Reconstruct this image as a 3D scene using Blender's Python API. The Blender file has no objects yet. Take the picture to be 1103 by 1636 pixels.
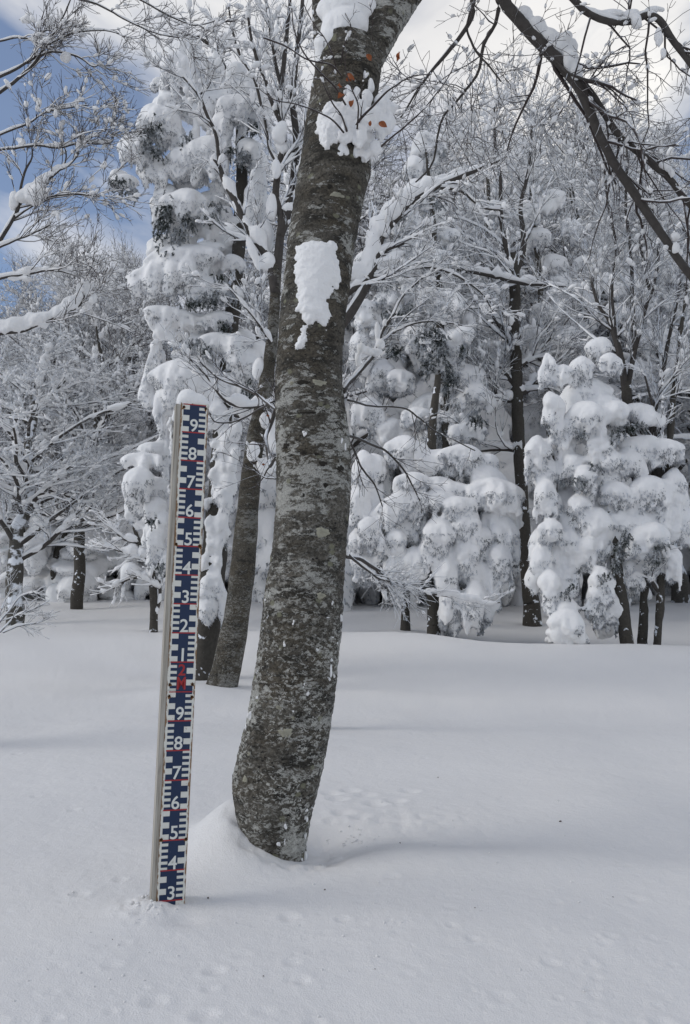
import bpy, math, random
import numpy as np

# ---------------------------------------------------------------- camera, sky, sun, exposure
SC = bpy.context.scene
COL = SC.collection
F, CX, CY = 1300.0, 551.5, 818.0
PITCH = math.atan(182 / 1300.0)
ZC = 0.897
CP, SP = math.cos(PITCH), math.sin(PITCH)

cam = bpy.data.objects.new('camera', bpy.data.cameras.new('camera'))
COL.objects.link(cam)
cam.location = (0, 0, ZC)
cam.rotation_euler = (math.radians(90) + PITCH, 0, 0)
cam.data.sensor_fit = 'VERTICAL'
cam.data.sensor_height = 36.0
cam.data.lens = 36.0 * F / 1636.0
cam.data.clip_start = 0.05
cam.data.clip_end = 2000
SC.camera = cam

SUN_EL, SUN_AZ = math.radians(33), math.radians(-100)      # azimuth from +Y towards +X: from the left
w = bpy.data.worlds.new('World')
SC.world = w
w.use_nodes = True
nt = w.node_tree
nt.nodes.clear()


def N(nt, t, **kw):
    n = nt.nodes.new(t)
    for k, v in kw.items():
        if k.startswith('i_'):
            k = k[2:]
            n.inputs[int(k) if k.isdigit() else k.replace('_', ' ')].default_value = v
        else:
            setattr(n, k, v)
    return n


def ramp(nt, fac, stops, interp='LINEAR'):
    r = nt.nodes.new('ShaderNodeValToRGB')
    r.color_ramp.interpolation = interp
    while len(r.color_ramp.elements) > 1:
        r.color_ramp.elements.remove(r.color_ramp.elements[-1])
    for i, (p, c) in enumerate(stops):
        e = r.color_ramp.elements[0] if i == 0 else r.color_ramp.elements.new(p)
        e.position = p
        e.color = (c, c, c, 1) if isinstance(c, (int, float)) else (*c, 1)
    nt.links.new(fac, r.inputs[0])
    return r.outputs[0]


def mixc(nt, fac, a, b, mode='MIX'):
    m = nt.nodes.new('ShaderNodeMix')
    m.data_type = 'RGBA'
    m.blend_type = mode
    for s, v in ((m.inputs[0], fac), (m.inputs[6], a), (m.inputs[7], b)):
        if isinstance(v, bpy.types.NodeSocket):
            nt.links.new(v, s)
        elif isinstance(v, (int, float)):
            s.default_value = v if s.type == 'VALUE' else (v, v, v, 1)
        else:
            s.default_value = (*v, 1)
    return m.outputs[2]


def math_(nt, op, a, b=None, c=None, clamp=False):
    m = nt.nodes.new('ShaderNodeMath')
    m.operation = op
    m.use_clamp = clamp
    for i, v in enumerate((a, b, c)):
        if v is None:
            continue
        if isinstance(v, bpy.types.NodeSocket):
            nt.links.new(v, m.inputs[i])
        else:
            m.inputs[i].default_value = v
    return m.outputs[0]


sky = N(nt, 'ShaderNodeTexSky', sky_type='NISHITA', sun_disc=False)
sky.sun_elevation = SUN_EL
sky.sun_rotation = SUN_AZ
sky.air_density = 1.0
sky.dust_density = 0.0
sky.ozone_density = 5.0
tc = N(nt, 'ShaderNodeTexCoord')
mp = N(nt, 'ShaderNodeMapping')
mp.inputs['Scale'].default_value = (1.0, 1.0, 1.7)
mp.inputs['Rotation'].default_value = (0, 0, -0.08)
mp.inputs['Location'].default_value = (5.5, 2.4, 0.7)
nt.links.new(tc.outputs['Generated'], mp.inputs[0])
cn = N(nt, 'ShaderNodeTexNoise', i_Scale=1.7, i_Detail=7.0, i_Roughness=0.55, i_Distortion=0.35)
nt.links.new(mp.outputs[0], cn.inputs['Vector'])
cover = ramp(nt, cn.outputs[0], [(0.44, 0.12), (0.57, 1.0)])
shade = N(nt, 'ShaderNodeTexNoise', i_Scale=3.1, i_Detail=5.0, i_Roughness=0.5)
nt.links.new(mp.outputs[0], shade.inputs['Vector'])
ccol = ramp(nt, shade.outputs[0], [(0.3, (0.70, 0.70, 0.73)), (0.6, (1.0, 0.985, 0.96))])
bg1 = N(nt, 'ShaderNodeBackground', i_Strength=0.11)
nt.links.new(sky.outputs[0], bg1.inputs[0])
bg2 = N(nt, 'ShaderNodeBackground', i_Strength=0.92)
nt.links.new(ccol, bg2.inputs[0])
mx = N(nt, 'ShaderNodeMixShader')
nt.links.new(cover, mx.inputs[0])
nt.links.new(bg1.outputs[0], mx.inputs[1])
nt.links.new(bg2.outputs[0], mx.inputs[2])
wo = N(nt, 'ShaderNodeOutputWorld')
nt.links.new(mx.outputs[0], wo.inputs[0])

sl = bpy.data.lights.new('sun', 'SUN')
sl.energy = 1.15
sl.angle = math.radians(26)
sl.color = (1.0, 0.96, 0.90)
sun = bpy.data.objects.new('sun', sl)
COL.objects.link(sun)
from mathutils import Vector
sd = Vector((math.sin(SUN_AZ) * math.cos(SUN_EL), math.cos(SUN_AZ) * math.cos(SUN_EL), math.sin(SUN_EL)))
sun.rotation_euler = sd.to_track_quat('Z', 'Y').to_euler()

SC.view_settings.view_transform = 'Standard'
SC.view_settings.look = 'None'
SC.view_settings.exposure = 0.10
SC.view_settings.gamma = 1.0
SC.view_settings.use_curve_mapping = False
SC.cycles.max_bounces = 6
SC.cycles.diffuse_bounces = 4
SC.cycles.use_denoising = True

# ---------------------------------------------------------------- helpers
rng = np.random.default_rng(7)


def P(px, py, D):
    """world point seen at photo pixel (px, py) at ground distance D"""
    u, v = (px - CX) / F, (CY - py) / F
    Y, Z = CP - SP * v, SP + CP * v
    return np.array([u / Y * D, D, ZC + Z / Y * D])


def PX(D):
    """metres per photo pixel at distance D"""
    return D / F


def hash3(ix, iy, iz):
    n = (ix * 374761393 + iy * 668265263 + iz * 2147483647 + 1013904223) & 0xFFFFFFFF
    n = ((n ^ (n >> 13)) * 1274126177) & 0xFFFFFFFF
    n = n ^ (n >> 16)
    return (n & 0xFFFF) / 65535.0


def vnoise(p):
    i = np.floor(p).astype(np.int64)
    f = p - i
    f = f * f * (3 - 2 * f)
    r = 0
    for dx in (0, 1):
        wx = f[:, 0] if dx else 1 - f[:, 0]
        for dy in (0, 1):
            wy = f[:, 1] if dy else 1 - f[:, 1]
            for dz in (0, 1):
                wz = f[:, 2] if dz else 1 - f[:, 2]
                r = r + wx * wy * wz * hash3(i[:, 0] + dx, i[:, 1] + dy, i[:, 2] + dz)
    return r * 2 - 1


def fbm(p, s, octs=3, g=0.5):
    p = np.asarray(p) * s
    a, r = 1.0, 0
    for k in range(octs):
        r = r + a * vnoise(p + 17.3 * k)
        p = p * 2.03
        a *= g
    return r


def mesh_np(name, V, quads=None, tris=None, smooth=True):
    me = bpy.data.meshes.new(name)
    V = np.asarray(V, np.float32).reshape(-1, 3)
    loops, totals = [], []
    if quads is not None and len(quads):
        q = np.asarray(quads, np.int32)
        loops.append(q.ravel())
        totals.append(np.full(len(q), 4, np.int32))
    if tris is not None and len(tris):
        t = np.asarray(tris, np.int32)
        loops.append(t.ravel())
        totals.append(np.full(len(t), 3, np.int32))
    L = np.concatenate(loops)
    T = np.concatenate(totals)
    me.vertices.add(len(V))
    me.vertices.foreach_set('co', V.ravel())
    me.loops.add(len(L))
    me.loops.foreach_set('vertex_index', L)
    me.polygons.add(len(T))
    me.polygons.foreach_set('loop_start', np.concatenate([[0], np.cumsum(T)[:-1]]).astype(np.int32))
    me.polygons.foreach_set('loop_total', T)
    if smooth:
        me.polygons.foreach_set('use_smooth', np.ones(len(T), bool))
    me.update(calc_edges=True)
    return me


class Acc:
    def __init__(s):
        s.V, s.Q, s.T, s.n = [], [], [], 0

    def add(s, V, Q=None, T=None):
        V = np.asarray(V).reshape(-1, 3)
        if Q is not None and len(Q):
            s.Q.append(np.asarray(Q) + s.n)
        if T is not None and len(T):
            s.T.append(np.asarray(T) + s.n)
        s.V.append(V)
        s.n += len(V)

    def mesh(s, name, smooth=True):
        return mesh_np(name, np.concatenate(s.V), np.concatenate(s.Q) if s.Q else None,
                       np.concatenate(s.T) if s.T else None, smooth)


def norm(v):
    return v / np.maximum(np.linalg.norm(v, axis=-1, keepdims=True), 1e-9)


def tubes(acc, paths, radii, sides=4, up=None):
    """paths (B,n,3), radii (B,n)"""
    paths = np.asarray(paths, float)
    radii = np.asarray(radii, float)
    if paths.ndim == 2:
        paths, radii = paths[None], radii[None]
    B, n, _ = paths.shape
    if B == 0:
        return
    t = norm(np.gradient(paths, axis=1))
    ref = np.where(np.abs(t[:, :1, 2:3]) > 0.8, np.array([1.0, 0.1, 0]), np.array([0, 0.1, 1.0]))
    ref = np.broadcast_to(ref, t.shape)
    a = norm(np.cross(t, ref))
    b = np.cross(t, a)
    th = np.linspace(0, 2 * np.pi, sides, endpoint=False)
    c, s_ = np.cos(th), np.sin(th)
    V = paths[:, :, None] + radii[:, :, None, None] * (a[:, :, None] * c[:, None] + b[:, :, None] * s_[:, None])
    idx = np.arange(B * n * sides).reshape(B, n, sides)
    i0, i1 = idx[:, :-1], idx[:, 1:]
    Q = np.stack([i0, np.roll(i0, -1, 2), np.roll(i1, -1, 2), i1], -1).reshape(-1, 4)
    start = acc.n
    acc.add(V, Q[:, ::-1])
    if sides >= 5:
        for e in (0, n - 1):      # round caps
            cv = paths[:, e]
            base = acc.n
            acc.V.append(cv.reshape(-1, 3))
            acc.n += B
            ring = idx[:, e] + start
            T = np.stack([ring, np.roll(ring, -1, 1), np.broadcast_to((base + np.arange(B))[:, None], ring.shape)], -1).reshape(-1, 3)
            acc.T.append(T if e == 0 else T[:, ::-1])


def catmull(pts, m):
    pts = np.asarray(pts, float)
    n = len(pts)
    t = np.linspace(0, n - 1 - 1e-6, m)
    i = t.astype(int)
    f = (t - i)[:, None]
    g = lambda k: pts[np.clip(i + k, 0, n - 1)]
    p0, p1, p2, p3 = g(-1), g(0), g(1), g(2)
    return 0.5 * (2 * p1 + (p2 - p0) * f + (2 * p0 - 5 * p1 + 4 * p2 - p3) * f ** 2 + (3 * p1 - p0 - 3 * p2 + p3) * f ** 3)


def trace(pts, m=24, wob=0.0):
    """pts rows (px, py, D, width_px) -> path, radii"""
    W = np.array([list(P(a, b, d)) + [wd / 2 * d / F] for a, b, d, wd in pts])
    C = catmull(W, m)
    if wob:
        C[:, :3] += np.stack([fbm(C[:, :3] + k * 9.1, 6, 3) for k in range(3)], 1) * wob
    return C[:, :3], np.maximum(C[:, 3], 0.001)


def kids(paths, radii, k, m, L, ang, rr, r_min, up=0.0, wig=0.12, t0=0.15, t1=1.0, R=None, tip=0.35, droop=0.0, shrink=0.6):
    """k children along each parent path; vectorised"""
    R = R or rng
    B, n, _ = paths.shape
    tan = norm(np.gradient(paths, axis=1))
    par = np.repeat(np.arange(B), k)
    t = R.uniform(t0, t1, B * k)
    pos = t * (n - 1)
    i = np.minimum(pos.astype(int), n - 2)
    f = (pos - i)[:, None]
    p = paths[par, i] * (1 - f) + paths[par, i + 1] * f
    tg = norm(tan[par, i] * (1 - f) + tan[par, i + 1] * f)
    r0 = (radii[par, i] * (1 - f[:, 0]) + radii[par, i + 1] * f[:, 0])
    v = R.normal(size=(B * k, 3))
    v = norm(v - (v * tg).sum(1, keepdims=True) * tg)
    a = np.radians(R.uniform(ang[0], ang[1], B * k))[:, None]
    d = norm(np.cos(a) * tg + np.sin(a) * v + np.array([0, 0, up]))
    ln = R.uniform(L[0], L[1], B * k) * (1 - shrink * t)
    step = ln / (m - 1)
    out = [p]
    for j in range(1, m):
        d = norm(d + R.normal(size=d.shape) * wig + np.array([0, 0, up * 0.25 - droop]))
        out.append(out[-1] + d * step[:, None])
    C = np.stack(out, 1)
    rs = np.maximum(np.minimum(r0 * rr, r0 * 0.95), r_min)[:, None]
    rad = rs * np.linspace(1, tip, m)[None]
    rad = np.maximum(rad, r_min * 0.7)
    return C, rad


ICO = {}


def ico(sub):
    if sub not in ICO:
        import bmesh
        bm = bmesh.new()
        bmesh.ops.create_icosphere(bm, subdivisions=sub, radius=1.0)
        V = np.array([v.co[:] for v in bm.verts])
        T = np.array([[v.index for v in f.verts] for f in bm.faces])
        bm.free()
        ICO[sub] = (V, T)
    return ICO[sub]


def blobs(acc, pos, scl, axis=None, sub=1, jit=0.0, R=None):
    """ellipsoids at pos (N,3), scl (N,3) with local x along axis"""
    R = R or rng
    V, T = ico(sub)
    Nn = len(pos)
    if Nn == 0:
        return
    if axis is None:
        axis = np.tile([1.0, 0, 0], (Nn, 1))
    x = norm(axis)
    z = np.tile([0, 0, 1.0], (Nn, 1))
    z = norm(z - (z * x).sum(1, keepdims=True) * x + 1e-4)
    y = np.cross(z, x)
    L = V[None] * scl[:, None]
    if jit:
        L = L * (1 + jit * R.normal(size=(Nn, len(V), 1)))
    W = pos[:, None] + L[..., :1] * x[:, None] + L[..., 1:2] * y[:, None] + L[..., 2:] * z[:, None]
    TT = (T[None] + (np.arange(Nn) * len(V))[:, None, None]).reshape(-1, 3)
    acc.add(W, T=TT)


def along(paths, radii, count, R):
    B, n, _ = paths.shape
    par = R.integers(0, B, count)
    pos = R.uniform(0.02, 0.99, count) * (n - 1)
    i = np.minimum(pos.astype(int), n - 2)
    f = (pos - i)[:, None]
    p = paths[par, i] * (1 - f) + paths[par, i + 1] * f
    t = norm(paths[par, i + 1] - paths[par, i])
    r = radii[par, i]
    return p, t, r


def spikes(acc, p, d, ln, rad):
    Nn = len(p)
    d = norm(d)
    ref = np.where(np.abs(d[:, 2:3]) > 0.8, np.array([1.0, 0, 0]), np.array([0, 0, 1.0]))
    a = norm(np.cross(d, ref))
    b = np.cross(d, a)
    V = np.zeros((Nn, 4, 3))
    for k in range(3):
        th = 2.094 * k
        V[:, k] = p + rad[:, None] * (a * math.cos(th) + b * math.sin(th))
    V[:, 3] = p + d * ln[:, None]
    o = (np.arange(Nn) * 4)[:, None]
    T = np.concatenate([o + [0, 1, 3], o + [1, 2, 3], o + [2, 0, 3]])
    acc.add(V, T=T)


def link(name, me, mat=None, parent=None, **props):
    o = bpy.data.objects.new(name, me)
    COL.objects.link(o)
    if mat is not None and me is not None:
        if isinstance(mat, (list, tuple)):
            for m_ in mat:
                me.materials.append(m_)
        elif not me.materials:
            me.materials.append(mat)
    if parent is not None:
        o.parent = parent
        o.matrix_parent_inverse.identity()
        o.location = (0, 0, 0)
        inv = parent.get('_org')
        if inv is not None and me is not None and me.users == 1:
            n_ = len(me.vertices)
            co = np.empty(n_ * 3, np.float32)
            me.vertices.foreach_get('co', co)
            co = co.reshape(-1, 3) - np.array(inv[:], np.float32)
            me.vertices.foreach_set('co', co.ravel())
            me.update()
    for k, v in props.items():
        o[k] = v
    return o


def thing(name, loc, label, cat, group=None):
    o = bpy.data.objects.new(name, None)
    COL.objects.link(o)
    o.location = tuple(float(v) for v in loc)
    o.empty_display_size = 0.2
    o['label'] = label
    o['category'] = cat
    if group:
        o['group'] = group
    o['_org'] = [float(v) for v in loc]
    return o


def blob_mesh(name, pos, scl, axis=None, voxel=0.03, smooth=6, low=0.03, hi=0.006, ls=2.0, hs=14.0, sub=2):
    """one continuous snow mass: union of ellipsoids, remeshed, relaxed and roughened"""
    a = Acc()
    blobs(a, np.asarray(pos, float), np.asarray(scl, float), axis, sub=sub)
    me = a.mesh('tmp')
    o = bpy.data.objects.new('tmp', me)
    COL.objects.link(o)
    m = o.modifiers.new('r', 'REMESH')
    m.mode = 'VOXEL'
    m.voxel_size = voxel
    m.use_smooth_shade = True
    if smooth:
        s_ = o.modifiers.new('s', 'SMOOTH')
        s_.factor = 0.5
        s_.iterations = smooth
    dg = bpy.context.evaluated_depsgraph_get()
    ev = o.evaluated_get(dg)
    out = bpy.data.meshes.new_from_object(ev)
    out.name = name
    bpy.data.objects.remove(o)
    bpy.data.meshes.remove(me)
    n = len(out.vertices)
    co = np.empty(n * 3, np.float32)
    out.vertices.foreach_get('co', co)
    co = co.reshape(-1, 3)
    no = np.empty(n * 3, np.float32)
    out.vertex_normals.foreach_get('vector', no)
    no = no.reshape(-1, 3)
    # undersides and flanks are rimed and ragged, tops smooth
    rough = np.clip(0.55 - no[:, 2], 0.06, 1.0)
    stretch = co * np.array([1, 1, 0.55])
    flank = np.clip(1.05 - np.abs(no[:, 2]), 0, 1)
    fold = co * np.array([1, 1, 0.28])
    d = low * 0.7 * fbm(co, ls * .8, 2) + low * 0.9 * flank * fbm(fold + 5.1, ls * 1.9, 2) + hi * rough * 1.6 * fbm(stretch, hs, 2, 0.6) + low * 0.5 * rough * fbm(stretch, ls * 3.1, 2)
    co2 = co + no * d[:, None]
    out.vertices.foreach_set('co', co2.astype(np.float32).ravel())
    out.polygons.foreach_set('use_smooth', np.ones(len(out.polygons), bool))
    out.update()
    return out, co2, no


# ---------------------------------------------------------------- materials
def mat(name):
    m = bpy.data.materials.new(name)
    m.use_nodes = True
    nt = m.node_tree
    b = nt.nodes['Principled BSDF']
    return m, nt, b


def bump(nt, b, h, strength, dist, prev=None):
    n = N(nt, 'ShaderNodeBump', i_Strength=strength, i_Distance=dist)
    nt.links.new(h, n.inputs['Height'])
    if prev is not None:
        nt.links.new(prev, n.inputs['Normal'])
    if b is not None:
        nt.links.new(n.outputs[0], b.inputs['Normal'])
    return n.outputs[0]


def objco(nt, scale=(1, 1, 1), kind='Object'):
    t = N(nt, 'ShaderNodeTexCoord')
    m = N(nt, 'ShaderNodeMapping')
    m.inputs['Scale'].default_value = scale
    nt.links.new(t.outputs[kind], m.inputs[0])
    return m.outputs[0]


def noise(nt, vec, scale, detail=4.0, rough=0.55, dist=0.0, out=0):
    n = N(nt, 'ShaderNodeTexNoise', i_Scale=scale, i_Detail=detail, i_Roughness=rough, i_Distortion=dist)
    nt.links.new(vec, n.inputs['Vector'])
    return n.outputs[out]


def snow_mat(name, col=(0.80, 0.825, 0.865), fine=90, fs=0.25, fd=0.004, mid=14, ms=0.35, md=0.02):
    m, nt, b = mat(name)
    v = objco(nt)
    n1 = noise(nt, v, mid, 4)
    n2 = noise(nt, v, fine, 3, 0.6)
    big = noise(nt, v, 1.3, 3)
    c = mixc(nt, big, tuple(x * 0.97 for x in col), col)
    nt.links.new(c, b.inputs['Base Color'])
    b.inputs['Roughness'].default_value = 0.62
    b.inputs['Specular IOR Level'].default_value = 0.25
    p = bump(nt, None, n1, ms, md)
    bump(nt, b, n2, fs, fd, p)
    return m


M_SNOW = snow_mat('ground_snow', (0.750, 0.745, 0.742), fine=210, fs=0.75, fd=0.004, mid=30, ms=0.55, md=0.008)
M_TSNOW = snow_mat('tree_snow', (0.84, 0.84, 0.845), fine=70, fs=0.35, fd=0.008, mid=11, ms=0.4, md=0.04)
M_CSNOW = snow_mat('close_snow', (0.81, 0.81, 0.815), fine=190, fs=0.5, fd=0.004, mid=45, ms=0.5, md=0.012)


def snowy_bark(name, bark=(0.055, 0.048, 0.045), lo=-0.05, hi=0.35, amt=0.5, white=(0.76, 0.79, 0.84), sc=9.0):
    """dark bark with snow and rime lying on whatever faces up"""
    m, nt, b = mat(name)
    g = N(nt, 'ShaderNodeNewGeometry')
    sep = N(nt, 'ShaderNodeSeparateXYZ')
    nt.links.new(g.outputs['Normal'], sep.inputs[0])
    v = objco(nt)
    n1 = noise(nt, v, sc, 3, 0.6)
    f = math_(nt, 'MULTIPLY_ADD', math_(nt, 'SUBTRACT', n1, 0.5), amt * 3.0, sep.outputs[2])
    fac = ramp(nt, math_(nt, 'MULTIPLY_ADD', f, 0.5, 0.5), [((lo + 1) / 2, 0.0), ((hi + 1) / 2, 1.0)])
    n2 = noise(nt, v, 30, 3)
    bc = mixc(nt, n2, tuple(x * 0.6 for x in bark), tuple(x * 1.6 for x in bark))
    c = mixc(nt, fac, bc, white)
    nt.links.new(c, b.inputs['Base Color'])
    b.inputs['Roughness'].default_value = 0.8
    b.inputs['Specular IOR Level'].default_value = 0.2
    return m


M_TWIG = snowy_bark('rimed_twig_bark', lo=-0.6, hi=0.0, amt=0.6, white=(0.74, 0.77, 0.82))
M_TWIG_FAR = snowy_bark('heavily_rimed_twig_bark', lo=-1.0, hi=-0.25, amt=0.7, bark=(0.07, 0.065, 0.065))
M_TRUNK3 = snowy_bark('snow_plastered_trunk_bark', (0.075, 0.07, 0.062), lo=0.12, hi=0.35, amt=1.0, sc=3.0)
M_BRANCH = snowy_bark('dark_branch_bark', (0.058, 0.052, 0.048), lo=0.45, hi=0.75, amt=0.35, sc=7)
M_DTWIG = snowy_bark('dark_twig_bark', (0.05, 0.040, 0.038), lo=0.2, hi=0.7, amt=0.5, sc=11)
M_TRUNK2 = snowy_bark('dark_trunk_bark', (0.055, 0.050, 0.043), lo=0.42, hi=0.56, amt=1.15, sc=7.0)
M_MTWIG = snowy_bark('half_rimed_twig_bark', (0.05, 0.043, 0.042), lo=0.0, hi=0.5, amt=0.5, sc=10)


def needle_mat(name, dark=(0.035, 0.045, 0.038), amt=0.5):
    m, nt, b = mat(name)
    v = objco(nt)
    n1 = noise(nt, v, 5.0, 4, 0.7)
    n2 = noise(nt, v, 42.0, 2, 0.6)
    g = math_(nt, 'ADD', math_(nt, 'MULTIPLY', n1, 0.6), math_(nt, 'MULTIPLY', n2, 0.4))
    f = ramp(nt, g, [(amt - 0.10, 0.0), (amt + 0.06, 1.0)])
    c = mixc(nt, f, dark, (0.66, 0.69, 0.74))
    nt.links.new(c, b.inputs['Base Color'])
    b.inputs['Roughness'].default_value = 0.85
    b.inputs['Specular IOR Level'].default_value = 0.15
    return m


M_NEEDLE = needle_mat('rimed_needles', (0.055, 0.062, 0.058), amt=0.475)
M_NEEDLE_D = needle_mat('dark_needles', amt=0.55)


def beech_mat(name, lichen=1.0, base=((0.038, 0.034, 0.027), (0.155, 0.144, 0.124))):
    m, nt, b = mat(name)
    v = objco(nt)
    v2 = objco(nt, (1, 1, 2.2))
    v4 = objco(nt, (1, 1, 4.5))
    big = noise(nt, v2, 5.0, 5, 0.6)
    mid = noise(nt, v2, 26, 6, 0.75)
    fine = noise(nt, v, 95, 4, 0.7)
    grain = noise(nt, v, 320, 2, 0.6)
    col = ramp(nt, math_(nt, 'ADD', math_(nt, 'MULTIPLY', big, 0.55), math_(nt, 'MULTIPLY', mid, 0.45)), [(0.34, base[0]), (0.66, base[1])])
    brown = ramp(nt, noise(nt, v2, 3.4, 4, 0.6), [(0.46, 0.0), (0.60, 0.50)])
    col = mixc(nt, brown, col, (0.078, 0.064, 0.044))
    spk = mixc(nt, ramp(nt, fine, [(0.30, 0.0), (0.70, 1.0)]), 0.35, 1.75)
    col = mixc(nt, 1.0, col, spk, 'MULTIPLY')
    # horizontal wrinkles of old bark, stronger up the trunk
    wv = N(nt, 'ShaderNodeTexWave', wave_type='BANDS', bands_direction='Z', i_Scale=9.0, i_Distortion=7.0, i_Detail=4.0, i_Detail_Scale=2.2, i_Detail_Roughness=0.65)
    nt.links.new(v, wv.inputs['Vector'])
    wr = ramp(nt, wv.outputs['Color'], [(0.03, 1.0), (0.16, 0.0)])
    wm = ramp(nt, noise(nt, v2, 2.3, 3), [(0.45, 0.0), (0.60, 0.85)])
    wrk = math_(nt, 'MULTIPLY', wr, wm)
    col = mixc(nt, wrk, col, (0.030, 0.027, 0.023))
    # dark blotches, then small black pits
    bl = ramp(nt, noise(nt, v2, 8.5, 7, 0.72), [(0.525, 0.0), (0.575, 0.85)])
    col = mixc(nt, bl, col, (0.030, 0.028, 0.024))
    vo = N(nt, 'ShaderNodeTexVoronoi', i_Scale=34.0, i_Randomness=1.0)
    nt.links.new(objco(nt, (1, 1, 1.7)), vo.inputs['Vector'])
    pm = ramp(nt, noise(nt, v, 6, 3), [(0.42, 0.0), (0.55, 1.0)])
    pit = ramp(nt, math_(nt, 'MULTIPLY_ADD', math_(nt, 'SUBTRACT', fine, 0.5), 0.6, vo.outputs['Distance']), [(0.16, 1.0), (0.24, 0.0)])
    col = mixc(nt, math_(nt, 'MULTIPLY', pit, pm), col, (0.018, 0.017, 0.016))
    # ragged pale crusts in broken horizontal drifts
    band = ramp(nt, noise(nt, objco(nt, (1, 1, 1.1)), 3.0, 4, 0.55), [(0.40, 0.0), (0.60, 1.0)])
    rag = noise(nt, v2, 17, 11, 0.80, 0.35)
    lf = ramp(nt, math_(nt, 'MULTIPLY_ADD', band, 0.13, math_(nt, 'MULTIPLY_ADD', math_(nt, 'SUBTRACT', big, 0.5), 0.35, math_(nt, 'SUBTRACT', rag, 0.015))), [(0.590, 0.0), (0.615, 1.0)])
    lcol = mixc(nt, ramp(nt, grain, [(0.35, 0.0), (0.65, 1.0)]), (0.22, 0.215, 0.20), (0.62, 0.62, 0.58))
    col = mixc(nt, math_(nt, 'MULTIPLY', lf, 0.9 * lichen), col, lcol)
    fin = ramp(nt, noise(nt, v2, 75, 6, 0.8), [(0.60, 0.0), (0.66, 0.8)])
    col = mixc(nt, math_(nt, 'MULTIPLY', fin, math_(nt, 'MULTIPLY', band, lichen)), col, (0.42, 0.42, 0.39))
    # bright broken flecks of lichen on the lowest metre and a half
    sz = N(nt, 'ShaderNodeSeparateXYZ')
    nt.links.new(v, sz.inputs[0])
    low_ = ramp(nt, math_(nt, 'MULTIPLY_ADD', sz.outputs[2], 0.5, 0.0, clamp=True), [(0.30, 1.0), (0.80, 0.0)])
    cl_ = ramp(nt, noise(nt, v, 7, 3), [(0.38, 0.1), (0.55, 1.0)])
    fk = ramp(nt, noise(nt, objco(nt, (1, 1, 1.5)), 42, 7, 0.78, 0.5), [(0.535, 0.0), (0.553, 1.0)])
    fkm = math_(nt, 'MULTIPLY', fk, math_(nt, 'MULTIPLY', math_(nt, 'MULTIPLY', low_, cl_), 0.9 * lichen))
    col = mixc(nt, fkm, col, mixc(nt, fine, (0.42, 0.42, 0.39), (0.74, 0.74, 0.70)))
    # greenish roundels
    vo2 = N(nt, 'ShaderNodeTexVoronoi', i_Scale=13.0, i_Randomness=1.0)
    nt.links.new(objco(nt, (1, 1, 1.2)), vo2.inputs['Vector'])
    rnd = ramp(nt, math_(nt, 'MULTIPLY_ADD', math_(nt, 'SUBTRACT', mid, 0.5), 0.5, vo2.outputs['Distance']), [(0.15, 1.0), (0.20, 0.0)])
    sel = ramp(nt, vo2.outputs['Color'], [(0.50, 0.0), (0.56, 1.0)])
    col = mixc(nt, math_(nt, 'MULTIPLY', math_(nt, 'MULTIPLY', rnd, sel), 0.7 * lichen), col, mixc(nt, grain, (0.16, 0.16, 0.10), (0.34, 0.34, 0.25)))
    nt.links.new(col, b.inputs['Base Color'])
    b.inputs['Roughness'].default_value = 0.85
    b.inputs['Specular IOR Level'].default_value = 0.2
    p = bump(nt, None, mid, 0.8, 0.02)
    p = bump(nt, None, math_(nt, 'SUBTRACT', lf, wrk), 0.6, 0.004, p)
    bump(nt, b, fine, 0.7, 0.007, p)
    return m


M_BEECH = beech_mat('beech_bark')
M_BEECH2 = beech_mat('plain_beech_bark', 0.4, ((0.050, 0.044, 0.034), (0.105, 0.096, 0.080)))


def flat(name, col, rough=0.5, spec=0.4, var=0.15, sc=30):
    m, nt, b = mat(name)
    v = objco(nt)
    n = noise(nt, v, sc, 4)
    c = mixc(nt, n, tuple(x * (1 - var) for x in col), tuple(min(1, x * (1 + var)) for x in col))
    nt.links.new(c, b.inputs['Base Color'])
    b.inputs['Roughness'].default_value = rough
    b.inputs['Specular IOR Level'].default_value = spec
    return m


# ---------------------------------------------------------------- ground
GD = np.array([0, 2.8, 3.4, 5, 7, 8.5, 10.5, 12, 13.5, 16, 20, 26, 40, 90.])
GA = (np.array([-500, 50, 330, 620, 850, 1085, 1600]) - CX) / F
GZ = np.array([
    [-.10, -.06, -.03, .07, .17, .27, .50, .74, .90, 1.15, 1.55, 2.1, 3.2, 6.5],
    [-.08, -.05, -.02, .07, .17, .27, .48, .72, .88, 1.12, 1.55, 2.1, 3.2, 6.5],
    [-.08, -.05, -.02, .07, .16, .235, .48, .78, .88, 1.10, 1.55, 2.05, 3.1, 6.5],
    [-.08, -.05, -.02, .05, .14, .24, .50, .80, .76, 1.05, 1.50, 2.0, 3.0, 6.3],
    [-.08, -.06, -.03, .03, .12, .22, .42, .66, .58, .92, 1.45, 2.0, 3.0, 6.2],
    [-.10, -.08, -.05, .01, .10, .20, .38, .60, .52, .84, 1.40, 1.95, 2.9, 6.0],
    [-.14, -.12, -.10, -.04, .05, .15, .33, .55, .50, .80, 1.35, 1.9, 2.9, 6.0]])


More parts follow.
